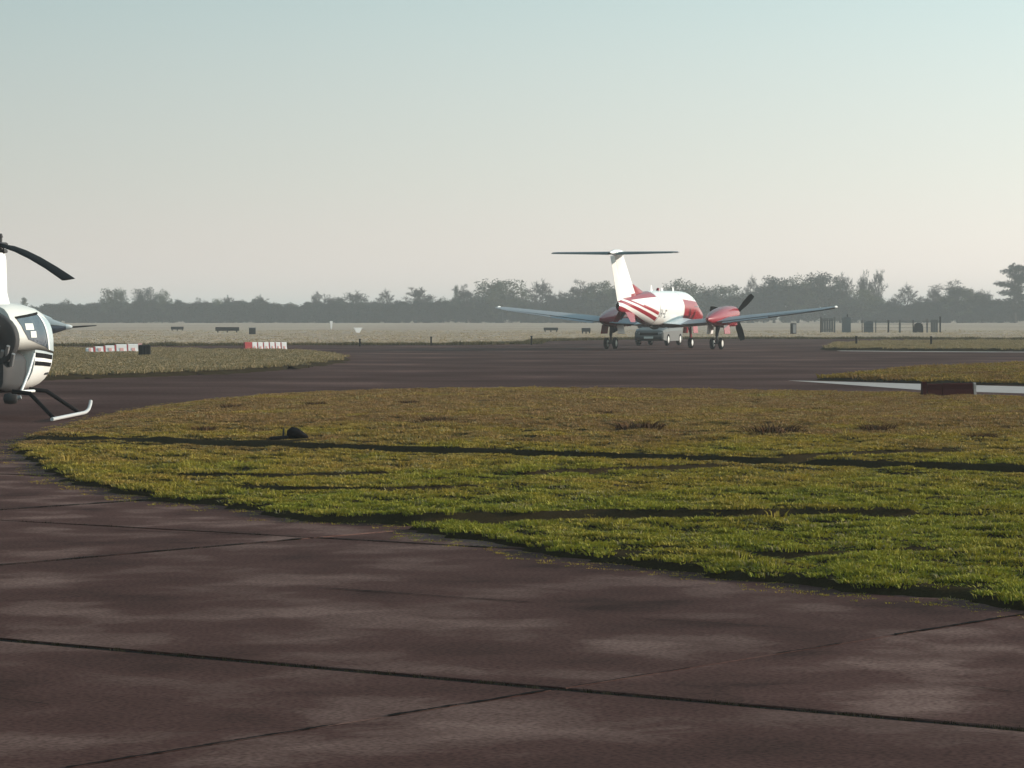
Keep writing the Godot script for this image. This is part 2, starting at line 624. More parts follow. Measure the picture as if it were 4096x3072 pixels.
func rut_setup() -> void:
	na.seed = 31
	na.frequency = 0.9
	nb.seed = 32
	nb.frequency = 0.16
	nc.seed = 33
	nc.frequency = 3.0
	# [line, width, depth]
	rut_lines = [
		[PackedVector2Array([uw(-27.6, 26.6), uw(-26.4, 27.2), uw(-24.5, 27.55), uw(-20, 27.62), uw(-14.8, 27.5), uw(-9, 27.4)]), 0.23, 0.075, 0.0],
		[PackedVector2Array([V2(-1.46, -23.45), V2(-0.82, -23.7), V2(0.2, -23.85), V2(1.03, -23.95), V2(2.1, -23.9), V2(3.1, -23.85)]), 0.22, 0.075, 0.055],
		[PackedVector2Array([V2(3.1, -23.85), V2(4.4, -23.8)]), 0.13, 0.05, 0.02],
		[PackedVector2Array([V2(0.05, -29.8), V2(0.6, -30.3), V2(1.1, -30.8), V2(2.1, -31.5)]), 0.17, 0.055, 0.045],
		[PackedVector2Array([V2(2.8, -32.6), V2(3.8, -33.5), V2(4.9, -34.3)]), 0.2, 0.05, 0.04],
		[PackedVector2Array([V2(1.6, -20.2), V2(2.15, -20.2), V2(2.8, -20.5)]), 0.13, 0.04, 0.02],
		[PackedVector2Array([V2(-2.4, -28.0), V2(-1.3, -27.5), V2(-0.3, -27.9)]), 0.15, 0.04, 0.03],
		[PackedVector2Array([V2(-3.2, -30.2), V2(-2.1, -29.9), V2(-1.2, -30.3)]), 0.15, 0.04, 0.03],
	]

# uneven clods of turf, stretched a little along the old mowing direction
func clod(p: Vector2) -> float:
	return na.get_noise_2d(p.dot(U) * 1.35, p.dot(W) * 2.5)

# [height, distance inside the edge, distance to the nearest rut over its width]
func isle_height(p: Vector2) -> Vector3:
	var d := poly_dist(p, isle) + na.get_noise_2d(p.x * 1.6, p.y * 1.6) * 0.22
	var back := maxf(smoothstep(-40.0, -58.0, p.y), smoothstep(-4.9, -5.7, p.x) * smoothstep(-39.5, -42.0, p.y))
	var h := -0.05 + lerpf(0.100, 0.066, back) * smoothstep(-0.08, 0.13, d) + lerpf(0.02, 0.0, back) * smoothstep(0.2, 2.5, d)
	var r := 9.0
	for q in rut_lines:
		var e: float = line_dist(p, q[0]) / q[1]
		e *= 1.0 + 0.28 * na.get_noise_2d(p.x * 2.0 + 50.0, p.y * 2.0)
		r = minf(r, e)
		h -= q[2] * exp(-pow(e * 1.15, 4.0))
		if q[3] and e < 8.0 and beyond(p, q[0]):
			h += q[3] * smoothstep(0.5, 1.1, e) * exp(-pow(e * 0.3, 2.0))
	h += smoothstep(0.7, 2.6, r) * (clod(p) * 0.055 + nb.get_noise_2d(p.x, p.y) * 0.03) * smoothstep(0.0, 0.5, d) * lerpf(1.0, 0.6, back)
	var w := p.dot(W)
	h += 0.046 * smoothstep(27.62, 27.77, w) * smoothstep(0.05, 0.3, d) * (1.0 - smoothstep(-42.0, -52.0, p.y))
	return Vector3(h, d, r)

func grass_colour(p: Vector2, far: float) -> Color:
	var t := nb.get_noise_2d(p.x * 2.3 + 90.0, p.y * 1.3) * 0.9 + na.get_noise_2d(p.x * 0.9, p.y * 0.9 + 40.0) * 0.5
	var k := clampf(far + t * 0.6, 0.0, 1.0)
	var green := Color(0.255, 0.242, 0.030)
	var olive := Color(0.350, 0.250, 0.047)
	var brown := Color(0.285, 0.170, 0.070)
	var c := green.lerp(olive, clampf(k * 2.0, 0, 1)).lerp(brown, clampf(k * 2.0 - 1.0, 0, 1))
	var j := rng.randf_range(0.72, 1.25)
	if rng.randf() < 0.05:
		return Color(0.30, 0.25, 0.12)
	return Color(c.r * j, c.g * j * rng.randf_range(0.92, 1.06), c.b * j)

func tuft_mesh(s: int, blades: int, spread: float, lean: float, width: float) -> ArrayMesh:
	var r := RandomNumberGenerator.new()
	r.seed = s
	var mb := MB.new()
	for i in blades:
		var a := r.randf() * TAU
		var at := Vector3(cos(a), 0, sin(a)) * spread * sqrt(r.randf())
		var d := Vector3(cos(a + r.randf_range(-0.8, 0.8)), 0, sin(a + r.randf_range(-0.8, 0.8)))
		var h := r.randf_range(0.55, 1.0)
		var o := d * lean * r.randf_range(0.2, 1.0)
		var side := Vector3(-sin(r.randf() * TAU), 0, cos(r.randf() * TAU)).normalized() * width
		var m := at + o * 0.35 + Vector3(0, h * 0.6, 0)
		var t := at + o + Vector3(0, h * r.randf_range(0.75, 1.0), 0)
		mb.raw(PackedVector3Array([at - side + Vector3(0, -0.25, 0), at + side + Vector3(0, -0.25, 0), m + side * 0.8, m - side * 0.8, t]), PackedInt32Array([0, 1, 2, 0, 2, 3, 3, 2, 4]), true, PackedVector2Array(), false)
	return mb.mesh()

func scatter(called: String, label: String, mesh: ArrayMesh, xs: Array, cols: Array, m: Material) -> MultiMeshInstance3D:
	var mm := MultiMesh.new()
	mm.transform_format = MultiMesh.TRANSFORM_3D
	mm.use_colors = cols.size() > 0
	mm.mesh = mesh
	mm.instance_count = xs.size()
	for i in xs.size():
		mm.set_instance_transform(i, xs[i])
		if cols.size():
			mm.set_instance_color(i, cols[i])
	var o := MultiMeshInstance3D.new()
	o.name = numbered(called)
	o.multimesh = mm
	o.material_override = m
	add_child(o, true)
	tag(o, label, "grass", "", "stuff")
	return o

func in_view(p: Vector2, margin := 1.5) -> bool:
	return absf(p.x) < -p.y * 0.1626 + margin

func tuft_x(p: Vector2, y: float, r: float, h: float) -> Transform3D:
	var b := Basis(Vector3.UP, rng.randf() * TAU).scaled_local(Vector3(r, h, r))
	b = Basis(Vector3(rng.randf_range(-0.15, 0.15), 1, rng.randf_range(-0.15, 0.15)).normalized().cross(Vector3.UP).normalized() if false else Vector3.RIGHT, rng.randf_range(-0.12, 0.12)) * b
	return Transform3D(b, Vector3(p.x, y, p.y))

func turf_mesh(poly: PackedVector2Array, cell: float, f: Callable, tint: Callable) -> MB:
	var lo := poly[0]
	var hi := poly[0]
	for p in poly:
		lo = lo.min(p)
		hi = hi.max(p)
	lo -= Vector2.ONE * cell * 2
	hi += Vector2.ONE * cell * 2
	var nx := int((hi.x - lo.x) / cell) + 1
	var ny := int((hi.y - lo.y) / cell) + 1
	var id := PackedInt32Array()
	id.resize(nx * ny)
	var mb := MB.new()
	var vs := PackedVector3Array()
	var keep := PackedByteArray()
	keep.resize(nx * ny)
	var cs := PackedColorArray()
	for j in ny:
		for i in nx:
			var p := lo + Vector2(i, j) * cell
			var q: Vector3 = f.call(p)
			keep[j * nx + i] = 1 if q.y > -maxf(cell * 1.3, 0.25) else 0
			vs.append(Vector3(p.x, q.x, p.y))
			cs.append(tint.call(p, q) if keep[j * nx + i] else Color.BLACK)
	var tris := PackedInt32Array()
	for j in ny - 1:
		for i in nx - 1:
			var a := j * nx + i
			if keep[a] + keep[a + 1] + keep[a + nx] + keep[a + nx + 1] == 4:
				tris.append_array([a, a + 1, a + nx + 1, a, a + nx + 1, a + nx])
	mb.raw(vs, tris, true, PackedVector2Array(), false)
	mb.c = cs
	return mb

func grass_areas() -> void:
	rut_setup()
	isle = PackedVector2Array([V2(-6.20, -40.37), V2(-6.06, -38.11), V2(-5.37, -34.93), V2(-4.26, -30.26), V2(-3.09, -27.09), V2(-2.14, -25.74), V2(-1.97, -25.21), V2(-1.67, -24.41), V2(-0.91, -24.09), V2(-0.69, -23.21), V2(-0.35, -22.44), V2(0.29, -20.81), V2(0.86, -19.86), V2(1.38, -19.02), V2(1.87, -18.29), V2(2.34, -17.78), V2(2.78, -17.05), V2(3.60, -15.32), V2(9, -14), V2(15, -40), V2(12.78, -54.55), V2(9.86, -60.63), V2(8.34, -63.46), V2(6.63, -64.97), V2(3.88, -66.97), V2(0.94, -68.23), V2(-2.04, -67.39), V2(-3.88, -64.97), V2(-5.01, -62.37), V2(-5.85, -58.04), V2(-6.31, -53.22), V2(-6.46, -48.47), V2(-6.36, -44.32)])
	var tint := func(p: Vector2, q: Vector3) -> Color:
		return Color(0.060, 0.044, 0.026)
	var turf := turf_mesh(isle, 0.11, isle_height, tint)
	structure("turf", turf, M.soil, "soil of the grass island in front of the taxiway")
	var meshes := [tuft_mesh(1, 13, 1.0, 0.8, 0.075), tuft_mesh(2, 11, 1.0, 1.1, 0.085), tuft_mesh(3, 12, 1.0, 0.5, 0.07)]
	var xs := [[], [], []]
	var cs := [[], [], []]
	var lo := V2(-6.8, -68.6)
	var hi := V2(12.5, -15.0)
	var tries := 480000
	for i in tries:
		var p := Vector2(rng.randf_range(lo.x, hi.x), hi.y + (lo.y - hi.y) * pow(rng.randf(), 1.35))
		if not in_view(p):
			continue
		var q := isle_height(p)
		if q.y > -0.32 and q.y < 0.02 and rng.randf() < 0.10 + 0.25 * maxf(0.0, na.get_noise_2d(p.x * 2.3, p.y * 2.3)):
			var ks := rng.randi_range(0, 2)
			xs[ks].append(tuft_x(p, maxf(q.x, 0.0) - 0.003, rng.randf_range(0.015, 0.04), rng.randf_range(0.008, 0.02)))
			cs[ks].append(grass_colour(p, 0.4))
			continue
		if q.y < 0.07 or (q.z < 1.05 and rng.randf() < 0.96):
			continue
		var w := p.dot(W)
		if absf(w - 27.69) < 0.15 and p.y > -40.0:
			continue
		var cd := clod(p)
		if cd < -0.16 and rng.randf() < 0.93:
			continue
		var z := -p.y
		var clump := na.get_noise_2d(p.x * 1.8 + 7.0, p.y * 1.8)
		var h := rng.randf_range(0.010, 0.022) * (1.0 + 0.8 * maxf(0.0, clump))
		h *= clampf(1.0 + cd * 1.6, 0.5, 1.8)
		if q.y < 0.35:
			h *= 1.3
		if w > 26.4 and w < 27.7 and p.y > -40.0:
			h *= 0.6
		if rng.randf() < 0.012:
			h *= 2.0
		var r := rng.randf_range(0.028, 0.052) * (1.0 + z * 0.014)
		if z > 45.0:
			h *= 1.1
		if p.x < -5.0 and p.y < -40.5:
			h *= 0.6
		if p.distance_to(V2(-2.64, -37.2)) < 0.42:
			continue
		var k := rng.randi_range(0, 2)
		xs[k].append(tuft_x(p, q.x, r, h))
		cs[k].append(grass_colour(p, smoothstep(20.0, 47.0, z)))
	for k in 3:
		scatter("grass", ["green and olive blades growing over the grass island", "bent grass blades on the grass island", "short upright grass blades on the grass island"][k], meshes[k], xs[k], cs[k], M.grass)
	# the other verges: [outline, height, green 0 .. brown 1, tufts, blade height]
	var verges := [
		["turf", "left verge of dry grass below the red and white barriers", PackedVector2Array([V2(-22, -66), V2(-16.31, -69.10), V2(-13.08, -73.79), V2(-11.23, -77.46), V2(-9.59, -80.92), V2(-7.60, -85.36), V2(-6.37, -95.05), V2(-5.66, -105.15), V2(-5.88, -113.96), V2(-7.42, -124.38), V2(-9.54, -132.5), V2(-14.57, -138.42), V2(-21.31, -142.14), V2(-30, -142.14)]), 0.13, 0.95, 60000, 0.05],
		["turf", "right verge of rough olive grass behind the pale concrete wedge", PackedVector2Array([V2(7.28, -77.46), V2(8.24, -75.9), V2(9.63, -73.7), V2(11.53, -71.2), V2(15.50, -66.6), V2(25.0, -107.0), V2(16.2, -99.5), V2(12.1, -92.5), V2(10.1, -86.5), V2(8.3, -80.5)]), 0.075, 0.62, 34000, 0.05],
		["turf", "far right verge of bleached grass with two marker posts", PackedVector2Array([V2(14.09, -142.25), V2(18.21, -138.63), V2(22.25, -136.89), V2(33.28, -133.53), V2(47.11, -186.58), V2(31.30, -186.58), V2(21.34, -179.87), V2(16.83, -165.71)]), 0.13, 1.0, 28000, 0.06],
	]
	var far_mesh := tuft_mesh(5, 12, 1.0, 0.9, 0.11)
	for vg in verges:
		var poly: PackedVector2Array = vg[2]
		var f := func(p: Vector2) -> Vector3:
			var d := poly_dist(p, poly) + na.get_noise_2d(p.x * 0.6, p.y * 0.6) * 0.6
			var h: float = -0.05 + (vg[3] + 0.05) * smoothstep(-0.1, 0.35, d) + (na.get_noise_2d(p.x * 0.7, p.y * 0.7) * 0.035 + nb.get_noise_2d(p.x, p.y) * 0.05) * smoothstep(0.0, 1.0, d)
			return Vector3(h, d, 9.0)
		var tn := func(p: Vector2, q: Vector3) -> Color:
			return Color(0.060, 0.044, 0.026)
		var o := structure(vg[0], turf_mesh(poly, 0.45, f, tn), M.soil, vg[1] + ", its soil")
		var ax := []
		var ac := []
		var l2 := poly[0]
		var h2 := poly[0]
		for p in poly:
			l2 = l2.min(p)
			h2 = h2.max(p)
		for i in int(vg[5]):
			var p := Vector2(rng.randf_range(l2.x, h2.x), rng.randf_range(l2.y, h2.y))
			if not in_view(p, 2.0):
				continue
			var q: Vector3 = f.call(p)
			if q.y < 0.25:
				continue
			var cl := na.get_noise_2d(p.x * 0.8 + 3.0, p.y * 0.8)
			var h: float = vg[6] * rng.randf_range(0.5, 1.1) * (1.0 + 0.9 * maxf(0.0, cl))
			if q.y < 0.7:
				h *= 1.2 + 1.4 * maxf(0.0, na.get_noise_2d(p.x * 1.3, p.y * 0.5) + 0.4)
			ax.append(tuft_x(p, q.x, rng.randf_range(0.08, 0.18), h))
			var c := grass_colour(p, vg[4]) * (Color(0.56, 0.50, 0.45) if vg[4] > 0.9 else Color(0.78, 0.70, 0.66))
			if vg[4] > 0.9:
				c = Color(0.30, 0.225, 0.13) * rng.randf_range(0.8, 1.15)
			ac.append(c)
		scatter("grass", vg[1], far_mesh, ax, ac, M.grass)
	# taller fringe where the field meets the taxiway, and the near part of the field
	var ed := edge_line()
	var fx := []
	var fc := []
	for i in ed.size() - 1:
		var n := int(ed[i].distance_to(ed[i + 1]) * 60.0)
		for k in n:
			var p := ed[i].lerp(ed[i + 1], rng.randf()) + Vector2(rng.randf_range(-0.3, 0.3), -rng.randf_range(-0.2, 1.6))
			if in_view(p, 3.0):
				var cl := 0.6 + 0.8 * absf(na.get_noise_2d(p.x * 0.4, p.y * 0.4))
				fx.append(tuft_x(p, -0.04, rng.randf_range(0.12, 0.28), rng.randf_range(0.16, 0.34) * cl))
				fc.append(Color(0.10, 0.078, 0.034) * rng.randf_range(0.6, 1.3))
	for i in 15000:
		var z := 150.0 + 190.0 * pow(rng.randf(), 2.2)
		var p := Vector2(rng.randf_range(-1, 1) * (z * 0.1626 + 3.0), -z)
		var y := -0.06
		var seen := true
		for k in ed.size() - 1:
			if p.x >= ed[k].x and p.x < ed[k + 1].x and p.y > ed[k].y + (ed[k + 1].y - ed[k].y) * (p.x - ed[k].x) / (ed[k + 1].x - ed[k].x):
				seen = false
		if seen:
			fx.append(tuft_x(p, y, rng.randf_range(0.2, 0.5), rng.randf_range(0.02, 0.06)))
			fc.append(Color(0.50, 0.375, 0.275) * rng.randf_range(0.92, 1.08))
	scatter("grass", "rough dry grass of the open field beyond the taxiway", far_mesh, fx, fc, M.grass)
	# weeds in the apron's joints
	var wx := []
	var wc := []
	for q in [[uw(-14.0, 10.87), uw(-2.0, 10.87), 520], [uw(-24, 17.2), uw(-13.2, 17.2), 160], [uw(-14.75, 12.0), uw(-14.75, 17.4), 90], [uw(-18.93, 17.4), uw(-18.93, 22.4), 140]]:
		for i in int(q[2]):
			var p: Vector2 = q[0].lerp(q[1], rng.randf()) + Vector2(rng.randf_range(-0.03, 0.03), rng.randf_range(-0.03, 0.03))
			wx.append(tuft_x(p, -0.015, rng.randf_range(0.012, 0.03), rng.randf_range(0.012, 0.038)))
			wc.append(Color(0.020, 0.018, 0.008) * rng.randf_range(0.5, 1.6))
	scatter("weeds", "small dark weeds sprouting from the joints of the apron", meshes[2], wx, wc, M.grass)

# ---------------------------------------------------------------- trees
func leaf_clump(r: RandomNumberGenerator, mb: MB, at: Vector3, rad: Vector3, count: int, size: float) -> void:
	for i in count:
		var d := Vector3(r.randfn(), r.randfn(), r.randfn()).normalized()
		var p := at + d * rad * pow(r.randf(), 0.45)
		var a := Vector3(r.randfn(), r.randfn(), r.randfn()).normalized() * size * r.randf_range(0.6, 1.3)
		var b := Vector3(r.randfn(), r.randfn(), r.randfn()).normalized() * size * r.randf_range(0.6, 1.3)
		mb.raw(PackedVector3Array([p - a * 0.5, p + b * 0.5, p + a * 0.5]), PackedInt32Array([0, 1, 2]), false, PackedVector2Array(), false)

func limb(mb: MB, a: Vector3, b: Vector3, ra: float, rb: float, sides: int) -> void:
	var d := (b - a).normalized()
	var x := d.cross(Vector3(0.31, 0.9, 0.2)).normalized()
	var y := d.cross(x)
	var vs := PackedVector3Array()
	var t := PackedInt32Array()
	for k in sides:
		var an := TAU * k / sides
		vs.append(a + (x * cos(an) + y * sin(an)) * ra)
	for k in sides:
		var an := TAU * k / sides
		vs.append(b + (x * cos(an) + y * sin(an)) * rb)
	for k in sides:
		var l := (k + 1) % sides
		t.append_array([k, l, sides + l, k, sides + l, sides + k])
	mb.raw(vs, t, true)

func grow(r: RandomNumberGenerator, trunk: MB, twig: MB, a: Vector3, d: Vector3, len: float, rad: float, level: int, rise: float) -> void:
	var mid := a + d * len * 0.5 + Vector3(r.randf_range(-1, 1), r.randf_range(-0.5, 0.5), r.randf_range(-1, 1)) * len * 0.07
	var b := mid + (d + Vector3(r.randf_range(-1, 1), rise, r.randf_range(-1, 1)) * 0.18).normalized() * len * 0.5
	var to := trunk if level < 2 else twig
	var sides := 5 if level < 2 else 3
	limb(to, a, mid, rad, rad * 0.85, sides)
	limb(to, mid, b, rad * 0.85, rad * 0.65, sides)
	if level >= 6:
		for i in 2:
			var e := b + Vector3(r.randfn(), r.randfn() + 0.3, r.randfn()) * 0.022
			var w := Vector3(r.randfn(), r.randfn(), r.randfn()).normalized() * 0.0030
			twig.raw(PackedVector3Array([b - w, e, b + w]), PackedInt32Array([0, 1, 2]), false, PackedVector2Array(), false)
		return
	var kids := [3, 4, 4, 3, 3, 4][level] as int
	for i in kids:
		var t := 1.0 if i == 0 else r.randf_range(0.45, 1.0)
		var s := a.lerp(b, t) if t < 0.99 else b
		var side := Vector3(r.randfn(), r.randfn() * 0.5, r.randfn()).normalized()
		var nd := (d * (1.0 if i == 0 else 0.55) + side * (0.45 if i == 0 else 0.95) + Vector3(0, rise, 0)).normalized()
		grow(r, trunk, twig, s, nd, len * r.randf_range(0.58, 0.8), maxf(rad * r.randf_range(0.5, 0.66), 0.003), level + 1, rise)

func unit(mb: MB, other: MB) -> void:   # scale both to unit height and unit width
	var hi := 0.0
	var w := 0.0
	for q in [mb, other]:
		for p in q.v:
			hi = maxf(hi, p.y)
			w = maxf(w, maxf(absf(p.x), absf(p.z)))
	for q in [mb, other]:
		for i in q.v.size():
			q.v[i] = Vector3(q.v[i].x / w * 0.5, q.v[i].y / hi, q.v[i].z / w * 0.5)

func tree_kind(kind: String, s: int) -> Array:
	var r := RandomNumberGenerator.new()
	r.seed = s
	var trunk := MB.new()
	var crown := MB.new()
	if kind == "bare":
		grow(r, trunk, crown, Vector3.ZERO, Vector3.UP, 0.30, 0.026, 0, 0.22)
	elif kind == "dense":
		grow(r, trunk, MB.new(), Vector3.ZERO, Vector3.UP, 0.34, 0.03, 0, 0.25)
		for i in 74:
			var d := Vector3(r.randfn(), r.randfn(), r.randfn()).normalized()
			var p := Vector3(0, 0.53, 0) + d * Vector3(0.36, 0.36, 0.36) * pow(r.randf(), 0.4)
			leaf_clump(r, crown, p, Vector3.ONE * r.randf_range(0.07, 0.13), 64, 0.045)
	elif kind == "conifer":
		limb(trunk, Vector3.ZERO, Vector3(0, 0.95, 0), 0.02, 0.004, 6)
		for i in 60:
			var t := i / 60.0
			var an := r.randf() * TAU
			var rad := 0.17 * (1.0 - t) + 0.02
			var p := Vector3(cos(an) * rad * r.randf_range(0.4, 1.0), 0.08 + 0.9 * t, sin(an) * rad * r.randf_range(0.4, 1.0))
			leaf_clump(r, crown, p, Vector3(0.07, 0.05, 0.07), 40, 0.04)
	else: # pine: bare trunk, flat tiers of needles
		limb(trunk, Vector3.ZERO, Vector3(0.02, 0.5, 0), 0.028, 0.022, 8)
		limb(trunk, Vector3(0.02, 0.5, 0), Vector3(0.0, 0.95, 0), 0.022, 0.008, 8)
		for i in 30:
			var t := 0.22 + 0.74 * i / 30.0
			var an := r.randf() * TAU
			var rad := (0.36 if t < 0.4 else 0.30 - 0.22 * absf(t - 0.75) / 0.25 * (0.6 if t > 0.75 else 0.2)) * r.randf_range(0.5, 1.0)
			var p := Vector3(cos(an) * rad, t, sin(an) * rad)
			limb(trunk, Vector3(0.01, t - 0.04, 0), p, 0.008, 0.003, 4)
			leaf_clump(r, crown, p, Vector3(0.13, 0.045, 0.13), 170, 0.04)
			leaf_clump(r, crown, p * Vector3(0.5, 1, 0.5), Vector3(0.12, 0.06, 0.12), 90, 0.04)
	unit(trunk, crown)
	return [trunk.mesh(), crown.mesh()]

func wood_and_trees() -> void:
	var kinds := {}
	for k in 4:
		kinds["bare%d" % k] = tree_kind("bare", 100 + k)
	for k in 3:
		kinds["dense%d" % k] = tree_kind("dense", 200 + k)
	kinds["conifer0"] = tree_kind("conifer", 300)
	kinds["pine0"] = tree_kind("pine", 400)
	# centre, top, width (in 2212ths of the frame), kind, depth, label
	var L := [
		[52, 641, 26, "conifer0", 664, "small pointed conifer behind the helicopter's cabin roof"],
		[142, 643, 30, "dense0", 662, "low dark bush-like tree just right of the helicopter"],
		[246, 620, 62, "dense1", 655, "left dark twin-topped evergreen of the pair above the striped barriers"],
		[311, 619, 58, "dense2", 655, "middle dark rounded evergreen left of the narrow one"],
		[350, 621, 40, "dense0", 657, "narrow dark evergreen touching the right of the rounded one"],
		[425, 640, 46, "bare0", 668, "low bare tree right of the three dark evergreens"],
		[470, 643, 26, "dense1", 660, "small dark evergreen between two low bare trees on the left"],
		[490, 634, 40, "bare1", 668, "spindly bare tree above the long dark sign board"],
		[562, 632, 72, "bare2", 662, "broad low bare tree left of the gap in the tree line"],
		[681, 626, 34, "bare3", 670, "thin feathery bare tree right of the gap in the tree line"],
		[705, 632, 60, "bare0", 664, "bare tree with a flat crown above the white field marker"],
		[735, 640, 26, "dense2", 660, "little dark evergreen beside the flat-crowned bare tree"],
		[774, 624, 88, "bare1", 664, "wide bare tree left of centre in the tree line"],
		[834, 619, 80, "bare2", 664, "bare tree with a ragged round crown left of centre"],
		[897, 616, 86, "bare3", 664, "bare domed tree between ragged crown and slim conifer"],
		[959, 638, 34, "dense0", 660, "small dark evergreen left of the slim conifer"],
		[985, 614, 22, "conifer0", 658, "slim dark conifer left of the big domed tree"],
		[1008, 610, 62, "bare0", 664, "bare tree between slim conifer and big domed tree"],
		[1082, 601, 116, "dense1", 656, "big domed tree left of the aeroplane's tail"],
		[1075, 600, 130, "bare2", 662, "bare spreading crown rising behind the big domed tree"],
		[1125, 634, 44, "bare3", 664, "low bare tree at the right foot of the big domed tree"],
		[1174, 598, 72, "bare1", 662, "tall bare tree under the left half of the tailplane"],
		[1245, 600, 96, "bare0", 662, "wide bare tree just left of the aeroplane's fin"],
		[1296, 605, 84, "dense2", 657, "dark leafy tree touching the aeroplane's fin on its left"],
		[1472, 598, 108, "dense0", 656, "dark rounded tree above the aeroplane's cabin roof"],
		[1520, 618, 70, "bare3", 664, "bare tree at the right shoulder of the rounded tree over the cabin"],
		[1569, 612, 82, "dense1", 660, "lower rounded tree between the cabin and the raised propeller blade"],
		[1626, 588, 70, "bare2", 662, "bare tree directly above the raised propeller blade"],
		[1672, 594, 84, "dense2", 657, "left tree of the tall dark block right of the propeller"],
		[1724, 589, 88, "dense0", 656, "middle tree of the tall dark block above the right wing"],
		[1776, 585, 90, "dense1", 657, "right tree of the tall dark block above the right wing tip"],
		[1816, 584, 66, "bare1", 664, "pale bare tree at the right end of the tall dark block"],
		[1862, 622, 96, "dense2", 654, "squat flat-topped evergreen below the two tall bare trees"],
		[1870, 577, 36, "bare0", 690, "left of the two tall slender bare trees above the squat evergreen"],
		[1898, 576, 42, "bare3", 690, "right of the two tall slender bare trees above the squat evergreen"],
		[1960, 607, 100, "bare2", 660, "domed bare tree behind the fenced compound"],
		[2026, 612, 56, "bare1", 664, "small bare tree between the two domed bare trees on the right"],
		[2070, 601, 116, "bare0", 660, "large domed bare tree left of the pine"],
		[2072, 618, 84, "dense1", 658, "dark leafy tree under the large domed bare tree"],
		[2122, 622, 44, "dense0", 658, "small dark evergreen left of the pine's low branches"],
		[2192, 567, 86, "pine0", 650, "tall pine with flat tiers of needles at the right edge"],
	]
	for q in L:
		var kd: Array = kinds[q[3]]
		var s: float = q[4] / 3150.0 * 1024.0 / 2212.0
		var wide: float = q[2] * s * (1.5 if q[3].begins_with("bare") else 1.3)
		var base := -0.3
		var high: float = 1.6 + (315.0 * 2212.0 / 1024.0 - q[1]) * s - base
		var t := thing("pine_tree" if q[3].begins_with("pine") else "conifer_tree" if q[3].begins_with("conifer") else "bare_tree" if q[3].begins_with("bare") else "evergreen_tree", q[5], "tree", Vector3((q[0] - 1106) * s, base, -q[4]), rng.randf() * TAU, "trees of the far tree line")
		t.scale = Vector3(wide, high, wide)
		put("trunk", kd[0], M.bark, t)
		put("crown", kd[1], M.bark if q[3].begins_with("bare") else M.leaf if rng.randf() < 0.6 else M.leaf_dark, t)
	# the hedge and scrub that join them: one mass nobody could count
	var r := RandomNumberGenerator.new()
	r.seed = 77
	var cm := MB.new()
	leaf_clump(r, cm, Vector3.ZERO, Vector3(1, 0.8, 1), 260, 0.34)
	var top := [[-400, 664], [0, 660], [140, 654], [230, 650], [360, 648], [470, 650], [560, 645], [600, 655], [650, 656], [655, 650], [950, 648], [1000, 643], [1100, 640], [1140, 650], [1220, 640], [1320, 622], [1400, 632], [1500, 630], [1600, 640], [1650, 615], [1800, 612], [1830, 640], [1900, 640], [1940, 656], [2000, 650], [2110, 640], [2160, 648], [2300, 640], [2700, 640]]
	var xs := []
	for i in 7000:
		var D := r.randf_range(652, 690)
		var u := r.randf_range(-300, 2520)
		var tv := 650.0
		for k in top.size() - 1:
			if u >= top[k][0] and u < top[k + 1][0]:
				tv = lerpf(top[k][1], top[k + 1][1], (u - top[k][0]) / float(top[k + 1][0] - top[k][0]))
		var s: float = D / 3150.0 * 1024.0 / 2212.0
		var hi := 1.6 + (680.5 - tv) * s - 0.35 + 0.8 * na.get_noise_1d(u * 0.07) + 0.5 * na.get_noise_1d(u * 0.31)
		var rad := r.randf_range(0.5, 1.15)
		var y := r.randf_range(0.1, 1.0) * (hi - rad * 0.6)
		xs.append(Transform3D(Basis(Vector3.UP, r.randf() * TAU).scaled_local(Vector3(rad * 1.2, rad, rad * 1.2)), Vector3((u - 1106) * s, y, -D)))
	var o := scatter("wood", "grey-green hedge and scrub joining the trees along the field's far edge", cm.mesh(), xs, [], M.leaf_dark)
	o.set_meta("category", "woodland")

